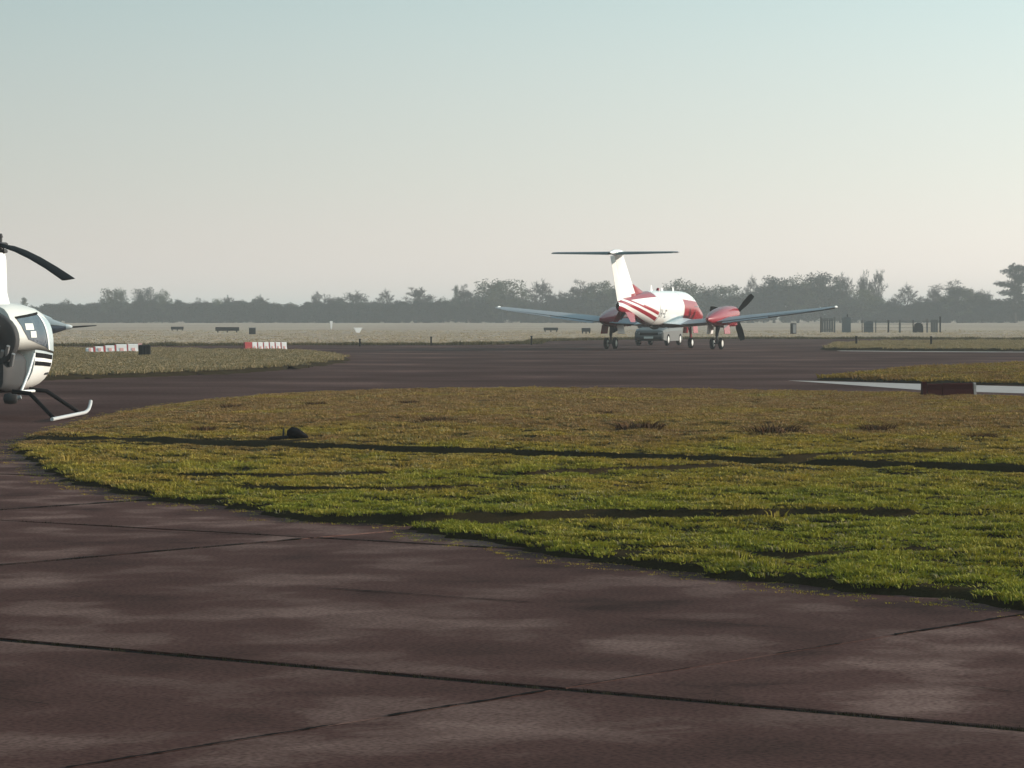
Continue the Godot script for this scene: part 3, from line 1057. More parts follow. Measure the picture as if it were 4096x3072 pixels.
# ---------------------------------------------------------------- the aeroplane
func livery() -> ImageTexture:
	var Wd := 1024
	var Hd := 256
	var im := Image.create(Wd, Hd, false, Image.FORMAT_RGB8)
	var white := lin(0.82, 0.80, 0.77)
	var red := lin(0.30, 0.022, 0.035)
	var secs := fuselage_sections()
	for x in Wd:
		var s := 6.1 - (x + 0.5) / Wd * 13.2
		var cy := 1.9
		var hh := 0.8
		for i in secs.size() - 1:
			if s <= secs[i][0] and s >= secs[i + 1][0]:
				var t: float = (secs[i][0] - s) / (secs[i][0] - secs[i + 1][0])
				cy = lerpf(secs[i][1], secs[i + 1][1], t)
				hh = lerpf(secs[i][3], secs[i + 1][3], t)
		for y in Hd:
			var a := (y + 0.5) / Hd * TAU
			var hgt := cy + cos(a) * hh
			var top := cos(a)
			var c := white
			if s > 0.95:
				var edge := 2.35 - (s - 0.95) * 0.05
				c = red if hgt < edge and hgt > 1.25 and s < 3.6 else white
				if s >= 3.6:
					c = red if hgt < 2.0 else white
				if s < 1.03:
					c = lin(0.5, 0.45, 0.42)
			elif s < -2.75:
				var d := hgt - (1.99 + (s + 6.3) * -0.20)
				c = red
				if d > -0.14 and d < 0.03:
					c = white
				elif d > 0.18 and d < 0.29:
					c = white
				elif d > 0.38 and top < 0.66:
					c = white if d > 0.44 or s < -4.6 else lin(0.42, 0.10, 0.11)  # white highlight and paler sunlit red painted into the scheme
				if s > -2.86:
					c = lin(0.03, 0.02, 0.02) if s > -2.79 else white
			elif hgt < 1.16:
				c = lin(0.05, 0.048, 0.048)
			im.set_pixel(x, y, c)
	# registration letters on both flanks, dark grey print: P - C
	for side in 2:
		for q in [["H", 0], ["-", 1], ["C", 2]]:
			for iy in 34:
				for ix in 22:
					var on := false
					var fx := ix / 21.0
					var fy := iy / 33.0
					if q[0] == "H":
						on = fx < 0.3 or fx > 0.7 or absf(fy - 0.5) < 0.1
					elif q[0] == "-":
						on = absf(fy - 0.5) < 0.09
					else:
						on = fx < 0.28 or fy < 0.16 or fy > 0.84
						if fx > 0.75 and fy > 0.35 and fy < 0.65:
							on = false
					if on:
						var adv: float = [0.0, 26.0, 50.0][q[1]]
						var px: int
						var py: int
						if side == 0:      # starboard: nose to the right, text runs towards the nose
							px = int((6.1 + 2.70) / 13.2 * Wd - adv * 0.95 - ix * 0.95)
							py = int(Hd * 0.265) + int(iy * 0.60)
						else:
							px = int((6.1 + 1.65) / 13.2 * Wd + adv * 0.95 + ix * 0.95)
							py = int(Hd * 0.735) - int(iy * 0.60)
						im.set_pixel(px, py, lin(0.24, 0.23, 0.225))
	im.generate_mipmaps()
	return ImageTexture.create_from_image(im)

func fuselage_sections() -> Array:   # distance ahead of the main wheels, centre height, half width, half height
	return [[6.1, 1.52, 0.03, 0.03], [5.95, 1.52, 0.17, 0.17], [5.6, 1.54, 0.31, 0.31], [5.0, 1.58, 0.45, 0.44], [4.3, 1.64, 0.57, 0.56], [3.9, 1.72, 0.64, 0.66], [3.4, 1.82, 0.70, 0.78], [2.9, 1.88, 0.73, 0.83], [2.0, 1.9, 0.74, 0.84], [0.0, 1.9, 0.74, 0.84], [-1.8, 1.9, 0.74, 0.83], [-2.6, 1.92, 0.71, 0.79], [-3.6, 1.96, 0.60, 0.68], [-4.6, 2.0, 0.46, 0.54], [-5.6, 2.02, 0.33, 0.42], [-6.4, 2.02, 0.23, 0.33], [-6.9, 2.02, 0.16, 0.26], [-7.1, 2.02, 0.08, 0.15]]

func airplane() -> void:
	var t := thing("airplane", "red and white twin-propeller aeroplane with a T-tail parked on the taxiway", "airplane", Vector3(7.12, 0, -148.06), deg_to_rad(-19.6))
	var paint := mat("livery", Color.WHITE, 0.24)
	paint.albedo_texture = livery()
	var secs := fuselage_sections()
	# dense rings by interpolation, with a texture seam at the top
	var rings := []
	var uvs := PackedVector2Array()
	var N := 41
	for i in 121:
		var s := 6.1 - 13.2 * i / 120.0
		var q := [0.0, 0.0, 0.0]
		for k in secs.size() - 1:
			if s <= secs[k][0] + 1e-4 and s >= secs[k + 1][0] - 1e-4:
				var f: float = clampf((secs[k][0] - s) / (secs[k][0] - secs[k + 1][0]), 0, 1)
				for m in 3:
					var p0: float = secs[maxi(k - 1, 0)][m + 1]
					var p3: float = secs[mini(k + 2, secs.size() - 1)][m + 1]
					q[m] = lerpf(secs[k][m + 1], secs[k + 1][m + 1], f) if k < 2 or k > secs.size() - 4 else cubic_interpolate(secs[k][m + 1], secs[k + 1][m + 1], p0, p3, f)
		var r := PackedVector3Array()
		for k in N:
			var a := TAU * k / (N - 1)
			r.append(Vector3(sin(a) * q[1], q[0] + cos(a) * q[2], -s))
			uvs.append(Vector2(i / 120.0, float(k) / (N - 1)))
		rings.append(r)
	var fus := MB.new()
	fus.loft(rings, true, false, false, uvs)
	var fu := put("fuselage", fus, paint, t)
	# cockpit panes
	for sx in [-1.0, 1.0]:
		for q in [[4.05, 3.62, 0.10, 0.42], [3.55, 3.15, 0.52, 0.66], [3.08, 2.72, 0.60, 0.71]]:
			var mb := MB.new()
			var vs := PackedVector3Array()
			for p in [[q[0], 1.98], [q[1], 1.98], [q[1], 2.40], [q[0] - 0.18, 2.34]]:
				var hw := 0.0
				for k in secs.size() - 1:
					if p[0] <= secs[k][0] and p[0] >= secs[k + 1][0]:
						var f: float = (secs[k][0] - p[0]) / (secs[k][0] - secs[k + 1][0])
						var cy := lerpf(secs[k][1], secs[k + 1][1], f)
						var hh := lerpf(secs[k][3], secs[k + 1][3], f)
						hw = lerpf(secs[k][2], secs[k + 1][2], f) * sqrt(maxf(0.05, 1.0 - pow((p[1] - cy) / hh, 2.0)))
				vs.append(Vector3(sx * (hw + 0.012), p[1], -p[0]))
			for k in 4:
				vs.append(vs[k] - Vector3(sx * 0.05, 0, 0))
			mb.raw(vs, PackedInt32Array([0, 1, 2, 0, 2, 3, 4, 6, 5, 4, 7, 6, 0, 4, 5, 0, 5, 1, 1, 5, 6, 1, 6, 2, 2, 6, 7, 2, 7, 3, 3, 7, 4, 3, 4, 0]), false)
			put("window", mb, M.tinted_glass, fu)
	for q in [[1.6, 0.20], [-1.9, 0.26], [-0.2, 0.16]]:
		var an := MB.new()
		an.foil([[Vector3(0, 2.70, -q[0] - 0.14), Vector3(0, 2.70, -q[0] + 0.14), 0.03, Vector3.RIGHT], [Vector3(0, 2.72 + q[1], -q[0] + 0.02), Vector3(0, 2.72 + q[1], -q[0] + 0.14), 0.015, Vector3.RIGHT]])
		put("antenna", an, M.white_paint, fu)
	var bc := MB.new()
	bc.lathe(Vector3(0, 2.73, 0.9), Vector3.UP, [[0, 0.09], [0.06, 0.085], [0.12, 0.06], [0.14, 0.01]], 10)
	put("beacon", bc, M.red_paint, fu)
	# wings
	for sx in [-1.0, 1.0]:
		var w := MB.new()
		var up := Vector3.UP
		w.foil([[Vector3(sx * 0.2, 1.14, -1.45), Vector3(sx * 0.2, 1.10, 0.95), 0.36, up], [Vector3(sx * 2.6, 1.30, -1.42), Vector3(sx * 2.6, 1.26, 0.92), 0.32, up], [Vector3(sx * 8.05, 1.92, -0.62), Vector3(sx * 8.05, 1.90, 0.46), 0.13, up], [Vector3(sx * 8.30, 1.96, -0.40), Vector3(sx * 8.30, 1.95, 0.36), 0.05, up]])
		var wo := put("wing", w, M.wing_grey, t)
		var bt := MB.new()
		bt.foil([[Vector3(sx * 3.2, 1.37, -1.36), Vector3(sx * 3.2, 1.37, -1.10), 0.22, up], [Vector3(sx * 8.0, 1.915, -0.645), Vector3(sx * 8.0, 1.915, -0.5), 0.09, up]])
		put("deicing_boot", bt, M.deice_black, wo)
		var fl := MB.new()
		fl.foil([[Vector3(sx * 3.15, 1.27, 0.80), Vector3(sx * 3.15, 1.22, 1.10), 0.06, up], [Vector3(sx * 5.3, 1.53, 0.72), Vector3(sx * 5.3, 1.48, 0.96), 0.05, up]])
		put("flap", fl, M.wing_grey, wo)
		var al := MB.new()
		al.foil([[Vector3(sx * 5.36, 1.535, 0.71), Vector3(sx * 5.36, 1.515, 0.95), 0.05, up], [Vector3(sx * 7.9, 1.875, 0.47), Vector3(sx * 7.9, 1.86, 0.60), 0.03, up]])
		put("aileron", al, M.wing_grey, wo)
		var tl := MB.new()
		tl.lathe(Vector3(sx * 8.26, 1.98, -0.34), Vector3.BACK, [[0, 0.01], [0.08, 0.05], [0.3, 0.05], [0.42, 0.01]], 8)
		put("wing_light", tl, M.rim_white, wo)
		# wing root fillet
		var ro := MB.new()
		ro.foil([[Vector3(sx * 0.45, 1.22, -1.7), Vector3(sx * 0.30, 1.22, 1.5), 0.5, up], [Vector3(sx * 1.15, 1.20, -1.5), Vector3(sx * 1.15, 1.15, 0.98), 0.36, up]])
		put("wing_fillet", ro, M.white_paint, wo)
		# engine
		var na_ := MB.new()
		var nr := []
		for q in [[3.05, 1.62, 0.20, 0.20], [2.95, 1.62, 0.30, 0.30], [2.6, 1.58, 0.37, 0.44], [1.9, 1.54, 0.42, 0.50], [1.0, 1.50, 0.44, 0.50], [0.2, 1.46, 0.42, 0.44], [-0.6, 1.42, 0.34, 0.32], [-1.25, 1.40, 0.18, 0.18], [-1.6, 1.40, 0.05, 0.07]]:
			nr.append(circle(Vector3(sx * 2.6, q[1], -q[0]), q[2], q[3], 20, 2.5))
		na_.loft(nr)
		var no := put("engine_nacelle", na_, M.red_paint, t)
		for ey in [-1.0, 1.0]:
			var ex := MB.new()
			ex.tube([Vector3(sx * 2.6 + ey * 0.36, 1.50, -2.5), Vector3(sx * 2.6 + ey * 0.52, 1.48, -2.35), Vector3(sx * 2.6 + ey * 0.56, 1.48, -2.0)], [0.09, 0.10, 0.09], 10)
			put("exhaust_pipe", ex, M.dark_metal, no)
		var ik := MB.new()
		ik.bx(Vector3(sx * 2.6, 1.16, -2.55), Vector3(0.42, 0.20, 0.7), 0.08)
		put("air_intake", ik, M.red_paint, no)
		var pr := MB.new()
		pr.lathe(Vector3(sx * 2.6, 1.62, -3.05), Vector3.FORWARD, [[0, 0.19], [0.12, 0.18], [0.28, 0.13], [0.42, 0.04], [0.45, 0.0]], 14)
		var po := put("propeller", pr, M.steel, t)
		for k in 3:
			var a := deg_to_rad((47.0 if sx > 0 else 100.0) + 120.0 * k)
			var d := Vector3(cos(a), sin(a), 0)
			var e := Vector3(-sin(a), cos(a), 0)
			var b := MB.new()
			var sc := []
			for q in [[0.10, 0.06, 0.09, 0.8], [0.3, 0.11, 0.06, 0.6], [0.7, 0.155, 0.035, 0.35], [1.1, 0.15, 0.025, 0.2], [1.27, 0.11, 0.02, 0.15]]:
				var ch := (e * cos(q[3]) + Vector3.FORWARD * sin(q[3]))
				var th := ch.cross(d).normalized()
				sc.append([Vector3(sx * 2.6, 1.62, -3.17) + d * q[0] - ch * q[1], Vector3(sx * 2.6, 1.62, -3.17) + d * q[0] + ch * q[1], q[2], th])
			b.foil(sc)
			put("blade", b, M.black_paint, po)
		# main gear: twin wheels
		var lg := MB.new()
		lg.tube([Vector3(sx * 2.6, 1.3, -0.1), Vector3(sx * 2.6, 0.62, 0.0)], [0.075], 10)
		lg.tube([Vector3(sx * 2.6, 0.7, 0.0), Vector3(sx * 2.6, 0.27, 0.0)], [0.05], 10)
		lg.tube([Vector3(sx * 2.6 - 0.2, 0.27, 0), Vector3(sx * 2.6 + 0.2, 0.27, 0)], [0.04], 8)
		lg.tube([Vector3(sx * 2.6, 1.25, -0.75), Vector3(sx * 2.6, 0.6, -0.02)], [0.035], 8)
		var lo := put("landing_gear_leg", lg, M.dark_metal, t)
		for k in [-1.0, 1.0]:
			wheel(Vector3(sx * 2.6 + k * 0.21, 0.27, 0), 0.27, 0.17, lo)
		for k in [-1.0, 1.0]:
			var gd := MB.new()
			gd.box(Transform3D(Basis(Vector3.BACK, k * 0.15), Vector3(sx * 2.6 + k * 0.40, 0.92, -0.30)), Vector3(0.03, 0.42, 1.0), 0.01)
			put("gear_door", gd, M.red_paint if k * sx > 0 else M.white_paint, t)
	# nose gear
	var ng := MB.new()
	ng.tube([Vector3(0, 1.3, -4.45), Vector3(0, 0.30, -4.56)], [0.06], 10)
	ng.tube([Vector3(0, 1.2, -3.9), Vector3(0, 0.62, -4.52)], [0.03], 8)
	var ngo := put("landing_gear_leg", ng, M.red_paint, t)
	wheel(Vector3(0, 0.26, -4.56), 0.26, 0.2, ngo)
	for sx in [-1.0, 1.0]:
		var gd := MB.new()
		gd.box(Transform3D(Basis(Vector3.BACK, sx * 0.12), Vector3(sx * 0.24, 0.92, -4.5)), Vector3(0.025, 0.38, 0.8), 0.008)
		put("gear_door", gd, M.red_paint, t)
	# fin, rudder, dorsal fin
	var fin := MB.new()
	fin.foil([[Vector3(0, 2.25, 4.25), Vector3(0, 2.25, 6.25), 0.26, Vector3.RIGHT], [Vector3(0, 4.30, 6.38), Vector3(0, 4.30, 7.53), 0.15, Vector3.RIGHT]])
	var fo := put("fin", fin, M.white_paint, t)
	var rd := MB.new()
	rd.foil([[Vector3(0, 2.22, 6.30), Vector3(0, 2.22, 7.15), 0.15, Vector3.RIGHT], [Vector3(0, 4.24, 7.57), Vector3(0, 4.24, 8.18), 0.09, Vector3.RIGHT]])
	put("rudder", rd, M.cream_paint, fo)
	var df := MB.new()
	df.foil([[Vector3(0, 2.58, 2.1), Vector3(0, 2.3, 5.2), 0.16, Vector3.RIGHT], [Vector3(0, 2.66, 3.2), Vector3(0, 2.66, 5.2), 0.12, Vector3.RIGHT], [Vector3(0, 3.0, 4.75), Vector3(0, 3.0, 5.25), 0.08, Vector3.RIGHT]])
	put("dorsal_fin", df, M.red_paint, fo)
	var rf := MB.new()
	rf.foil([[Vector3(0, 2.22, 4.2), Vector3(0, 2.22, 6.26), 0.285, Vector3.RIGHT], [Vector3(0, 2.62, 4.62), Vector3(0, 2.5, 6.10), 0.27, Vector3.RIGHT]])
	put("fin_root", rf, M.red_paint, fo)
	var bu := MB.new()
	bu.lathe(Vector3(0, 4.39, 6.2), Vector3.BACK, [[0, 0.01], [0.2, 0.10], [0.7, 0.15], [1.4, 0.14], [1.9, 0.06], [2.05, 0.01]], 14)
	put("tail_fairing", bu, M.white_paint, fo)
	for sx in [-1.0, 1.0]:
		var st := MB.new()
		st.foil([[Vector3(sx * 0.05, 4.37, 6.35), Vector3(sx * 0.05, 4.36, 7.50), 0.15, Vector3.UP], [Vector3(sx * 2.85, 4.39, 7.13), Vector3(sx * 2.85, 4.39, 7.71), 0.08, Vector3.UP], [Vector3(sx * 2.95, 4.39, 7.27), Vector3(sx * 2.95, 4.39, 7.65), 0.04, Vector3.UP]])
		var so := put("tailplane", st, M.wing_grey, t)
		var ev := MB.new()
		ev.foil([[Vector3(sx * 0.22, 4.365, 7.49), Vector3(sx * 0.22, 4.29, 8.03), 0.12, Vector3.UP], [Vector3(sx * 2.83, 4.385, 7.715), Vector3(sx * 2.83, 4.34, 8.05), 0.07, Vector3.UP]])
		put("elevator", ev, M.elevator_shade_green, so)
		var vf := MB.new()
		vf.foil([[Vector3(sx * 0.16, 1.75, 5.1), Vector3(sx * 0.16, 1.75, 6.5), 0.06, Vector3.RIGHT], [Vector3(sx * 0.42, 1.28, 5.75), Vector3(sx * 0.42, 1.28, 6.45), 0.03, Vector3.RIGHT]])
		put("ventral_fin", vf, M.red_paint, t)
	var sk := MB.new()
	sk.tube([Vector3(0, 1.62, 6.2), Vector3(0, 1.42, 6.6)], [0.05, 0.04], 8)
	put("tail_skid", sk, M.dark_metal, t)
	var bl := MB.new()
	bl.lathe(Vector3(0, 1.06, 0.9), Vector3.BACK, [[0, 0.02], [0.2, 0.12], [0.7, 0.14], [1.2, 0.06], [1.3, 0.01]], 10)
	put("belly_fairing", bl, M.dark_metal, t)

func wheel(at: Vector3, rad: float, wide: float, parent: Node) -> void:
	var h := wide * 0.5
	var ty := MB.new()
	ty.lathe(at, Vector3.RIGHT, [[-h * 0.7, rad * 0.55], [-h, rad * 0.78], [-h * 0.8, rad * 0.94], [-h * 0.4, rad], [h * 0.4, rad], [h * 0.8, rad * 0.94], [h, rad * 0.78], [h * 0.7, rad * 0.55]], 22)
	put("tyre", ty, M.rubber, parent)
	var ri := MB.new()
	ri.lathe(at, Vector3.RIGHT, [[-h * 0.92, rad * 0.1], [-h * 0.85, rad * 0.3], [-h * 0.8, rad * 0.6], [h * 0.8, rad * 0.6], [h * 0.85, rad * 0.3], [h * 0.92, rad * 0.1]], 16)
	put("rim", ri, M.rim_white, parent)

# ---------------------------------------------------------------- the helicopter
func cabin_ring(z: float) -> Array:   # centre height, half width, half height at a station (z forwards is negative)
	var st := [[-1.78, 0.86, 0.06, 0.08], [-1.70, 0.88, 0.24, 0.26], [-1.52, 0.96, 0.44, 0.46], [-1.25, 1.05, 0.57, 0.61], [-0.95, 1.09, 0.66, 0.67], [-0.5, 1.10, 0.62, 0.69], [-0.1, 1.10, 0.52, 0.69], [0.3, 1.12, 0.40, 0.66], [0.62, 1.16, 0.30, 0.58]]
	for i in st.size() - 1:
		if z >= st[i][0] and z <= st[i + 1][0]:
			var t: float = (z - st[i][0]) / (st[i + 1][0] - st[i][0])
			t = t * t * (3 - 2 * t) * 0.4 + t * 0.6
			return [lerpf(st[i][1], st[i + 1][1], t), lerpf(st[i][2], st[i + 1][2], t), lerpf(st[i][3], st[i + 1][3], t)]
	return [st[-1][1], st[-1][2], st[-1][3]]

func cabin_x(z: float, y: float) -> float:
	var q := cabin_ring(z)
	return q[1] * pow(maxf(0.0, 1.0 - pow(absf(y - q[0]) / q[2], 2.6)), 1.0 / 2.6)

func cabin_patch(corners: Array, off: float, thick: float) -> MB:
	# a bent panel on the right flank between four [z, y] corners
	var mb := MB.new()
	var n := 8
	var vs := PackedVector3Array()
	for layer in 2:
		for j in n + 1:
			for i in n + 1:
				var a := Vector2(corners[0][0], corners[0][1]).lerp(Vector2(corners[1][0], corners[1][1]), float(i) / n)
				var b := Vector2(corners[3][0], corners[3][1]).lerp(Vector2(corners[2][0], corners[2][1]), float(i) / n)
				var p := a.lerp(b, float(j) / n)
				vs.append(Vector3(cabin_x(p.x, p.y) + off - layer * thick, p.y, p.x))
	var t := PackedInt32Array()
	var m := (n + 1) * (n + 1)
	for j in n:
		for i in n:
			var k := j * (n + 1) + i
			t.append_array([k, k + 1, k + n + 2, k, k + n + 2, k + n + 1])
			t.append_array([m + k, m + k + n + 2, m + k + 1, m + k, m + k + n + 1, m + k + n + 2])
	for i in n:
		for e in [[i, i + 1], [n * (n + 1) + i + 1, n * (n + 1) + i], [(i + 1) * (n + 1), i * (n + 1)], [i * (n + 1) + n, (i + 1) * (n + 1) + n]]:
			t.append_array([e[0], m + e[0], m + e[1], e[0], m + e[1], e[1]])
	mb.raw(vs, t, false)
	return mb

func helicopter() -> void:
	var t := thing("helicopter", "white two-blade helicopter with black nose stripes, cut by the left edge", "helicopter", Vector3(-7.92, 0, -48.8), deg_to_rad(-1.0))
	var upper := []
	var lower := []
	var K := 15
	for i in 41:
		var z := -1.78 + 2.40 * i / 40.0
		var q := cabin_ring(z)
		var split := lerpf(0.92, 1.06, clampf((z + 1.78) / 1.6, 0, 1))
		split = clampf(split, q[0] - q[2] * 0.9, q[0] + q[2] * 0.9)
		var r := PackedVector3Array()
		var l := PackedVector3Array()
		for k in K:
			var f := -1.0 + 2.0 * k / (K - 1)
			# upper: from the left split over the roof to the right split
			var a := f * PI * 0.5
			var hh: float = q[0] + q[2] - split
			var y: float = split + cos(a) * hh if absf(f) < 0.999 else split
			var s := signf(f)
			y = split + pow(absf(cos(a)), 0.8) * hh
			r.append(Vector3(s * minf(cabin_x(z, y), 10.0) if absf(f) > 0.001 else 0.0, y, z))
			var hl: float = split - (q[0] - q[2])
			y = split - pow(absf(cos(a)), 0.8) * hl
			l.append(Vector3(s * cabin_x(z, y) if absf(f) > 0.001 else 0.0, y, z))
		upper.append(r)
		if z <= -0.05:
			lower.append(l)
	var ub := MB.new()
	ub.loft(upper, true, true, true)
	var uo := put("cabin", ub, M.shell_grey, t)
	var lb := MB.new()
	lb.loft(lower, true, true, true)
	var lo := put("nose_fairing", lb, M.cream_paint, t)
	# dark plate on the rear face, painting in the shade of the open engine bay
	var rec := MB.new()
	var ra := PackedVector3Array()
	var rb := PackedVector3Array()
	for k in 20:
		var a := TAU * k / 20
		ra.append(Vector3(sin(a) * 0.30, 1.30 + cos(a) * 0.36, 0.60))
		rb.append(Vector3(sin(a) * 0.31, 1.28 + cos(a) * 0.37, 0.66))
	rec.loft([ra, rb], false)
	put("engine_bay_bulkhead", rec, M.dark_metal, t)
	var eng := MB.new()
	var er := []
	for q in [[-0.02, 0.40, 0.32, 0.70], [0.1, 0.42, 0.32, 0.74], [0.4, 0.42, 0.32, 0.74], [0.78, 0.34, 0.30, 0.74], [0.9, 0.20, 0.26, 0.6]]:
		er.append(circle(Vector3(0, 0.72, q[0]), q[1], q[2], 20, 4.0))
	eng.loft(er)
	put("engine", eng, M.dark_metal, t)
	var fan := MB.new()
	fan.lathe(Vector3(0, 1.22, 0.66), Vector3.BACK, [[0, 0.40], [0.05, 0.42], [0.22, 0.42], [0.26, 0.38], [0.26, 0.2], [0.18, 0.1]], 26)
	put("cooling_fan", fan, M.dark_metal, t)
	for q in [[0.23, 1.05, 0.97], [0.30, 0.93, 0.92], [0.14, 0.98, 0.95]]:
		var cy := MB.new()
		cy.tube([Vector3(q[0], q[1] - 0.1, q[2] - 0.1), Vector3(q[0] + 0.06, q[1] + 0.08, q[2])], [0.035, 0.03], 8)
		put("engine_pipe", cy, M.steel, t)
	var fr := MB.new()
	fr.tube([Vector3(0.52, 1.0, 0.0), Vector3(0.47, 0.72, 0.2), Vector3(0.40, 0.43, 0.5)], [0.022], 8)
	put("frame_tube", fr, M.white_paint, t)
	var fb := MB.new()
	fb.tube([Vector3(0.40, 0.43, 0.5), Vector3(0.50, 0.42, -0.1)], [0.022], 8)
	put("frame_tube", fb, M.white_paint, t)
	var mu := MB.new()
	mu.lathe(Vector3(0.20, 0.33, 0.9), Vector3.RIGHT, [[0, 0.03], [0.02, 0.075], [0.10, 0.09], [0.2, 0.075], [0.22, 0.03]], 14)
	put("muffler", mu, M.dark_metal, t)
	var mt := MB.new()
	mt.tube([Vector3(0.42, 0.34, 0.9), Vector3(0.47, 0.35, 0.9)], [0.035, 0.03], 10)
	put("muffler_tip", mt, M.steel, t)
	# glazing on the right flank
	var door := put("door_window", cabin_patch([[0.12, 1.22], [-0.62, 1.07], [-0.45, 1.61], [0.42, 1.54]], 0.008, 0.02), M.window_dark, t)
	var pane := put("windscreen", cabin_patch([[-0.68, 1.055], [-1.40, 0.97], [-1.15, 1.47], [-0.52, 1.61]], 0.008, 0.02), M.window_pale, t)  # solid panel, its pale colour stands for the sky behind it
	for q in [[0.06, 1.42, 0.13], [-0.04, 1.30, 0.10]]:
		put("sticker", cabin_patch([[q[0] + q[2], q[1] - 0.05], [q[0] - q[2], q[1] - 0.05], [q[0] - q[2], q[1] + 0.05], [q[0] + q[2], q[1] + 0.05]], 0.014, 0.006), M.rim_white, door)
	put("window_trim", cabin_patch([[0.44, 1.54], [-0.52, 1.61], [-0.56, 1.645], [0.44, 1.575]], 0.012, 0.02), M.black_paint, t)
	put("window_pillar", cabin_patch([[-0.62, 1.06], [-0.69, 1.05], [-0.53, 1.62], [-0.44, 1.62]], 0.016, 0.02), M.white_paint, t)
	put("stripe", cabin_patch([[-0.12, 0.945], [-1.60, 0.86], [-1.60, 0.92], [-0.12, 1.02]], 0.007, 0.02), M.black_paint, t)
	put("stripe", cabin_patch([[-0.12, 0.82], [-1.60, 0.755], [-1.60, 0.81], [-0.12, 0.885]], 0.007, 0.02), M.black_paint, t)
	put("door_latch", cabin_patch([[-0.70, 0.66], [-0.88, 0.66], [-0.88, 0.70], [-0.70, 0.69]], 0.01, 0.02), M.dark_metal, t)
	# mast, hub and blades
	var ms := MB.new()
	var mr := []
	for q in [[1.70, 0.34, 0.16], [1.95, 0.27, 0.10], [2.45, 0.24, 0.09], [2.56, 0.2, 0.07]]:
		mr.append(PackedVector3Array(Array(circle(Vector3.ZERO, q[2], q[1], 18, 2.0)).map(func(p): return Vector3(p.x, q[0], p.y + 0.05))))
	ms.loft(mr)
	put("mast_fairing", ms, M.white_paint, t)
	var hb := MB.new()
	hb.tube([Vector3(0, 2.5, 0.03), Vector3(0, 2.80, 0.03)], [0.035], 10)
	hb.lathe(Vector3(0, 2.56, 0.03), Vector3.UP, [[0, 0.11], [0.03, 0.12], [0.06, 0.10]], 14)
	hb.bx(Vector3(0.0, 2.68, 0.03), Vector3(0.26, 0.09, 0.14), 0.02, 1.09)
	hb.tube([Vector3(0.08, 2.55, 0.12), Vector3(0.07, 2.68, 0.16)], [0.015], 6)
	hb.tube([Vector3(0, 2.8, 0.03), Vector3(0, 2.86, 0.03)], [0.05, 0.03], 10)
	var ho := put("rotor_hub", hb, M.dark_metal, t)
	for sgn in [1.0, -1.0]:
		var b := MB.new()
		var sc := []
		var dir: Vector3 = Vector3(1.60, 0, 3.45).normalized() * sgn
		for q in [[0.10, 0.05, 0.06], [0.35, 0.07, 0.05], [0.5, 0.095, 0.035], [1.2, 0.095, 0.03], [2.0, 0.095, 0.028], [2.9, 0.095, 0.026], [3.70, 0.100, 0.024], [3.83, 0.100, 0.02]]:
			var drop: float = 0.57 * pow(q[0] / 3.83, 1.4)
			var c: Vector3 = Vector3(0, 2.68 - drop, 0.03) + dir * q[0]
			var ch: Vector3 = (dir.cross(Vector3.UP) + Vector3(0, -0.12, 0)).normalized()
			sc.append([c + ch * q[1], c - ch * q[1], q[2], ch.cross(dir).normalized()])
		b.foil(sc)
		put("rotor_blade", b, M.black_paint, ho)
	# skids
	for sx in [-1.0, 1.0]:
		var s := MB.new()
		s.tube([Vector3(sx * 1.09, 0.045, 1.82), Vector3(sx * 1.09, 0.045, -1.30), Vector3(sx * 1.09, 0.055, -1.55), Vector3(sx * 1.09, 0.09, -1.80), Vector3(sx * 1.09, 0.16, -1.97), Vector3(sx * 1.09, 0.215, -2.02)], [0.028], 10)
		put("skid", s, M.skid_grey, t)
		for z in [1.62, -0.85]:
			var c := MB.new()
			var zt: float = z * 0.62
			c.tube([Vector3(sx * 0.35, 0.44, zt), Vector3(sx * 0.62, 0.41, zt), Vector3(sx * 1.07, 0.07, z)], [0.036, 0.034, 0.030], 10)
			put("skid_strut", c, M.black_paint, t)
	# tail boom towards the viewer, outside the frame
	var bm := MB.new()
	bm.tube([Vector3(0, 1.42, 0.7), Vector3(-0.02, 1.5, 2.5), Vector3(-0.05, 1.58, 4.6)], [0.16, 0.12, 0.08], 14)
	put("tail_boom", bm, M.white_paint, t)
	var tf := MB.new()
	tf.foil([[Vector3(-0.05, 1.0, 4.6), Vector3(-0.05, 1.0, 4.95), 0.05, Vector3.RIGHT], [Vector3(-0.05, 1.6, 4.35), Vector3(-0.05, 1.6, 4.8), 0.06, Vector3.RIGHT], [Vector3(-0.05, 2.15, 4.65), Vector3(-0.05, 2.15, 4.98), 0.05, Vector3.RIGHT]])
	put("tail_fin", tf, M.white_paint, t)

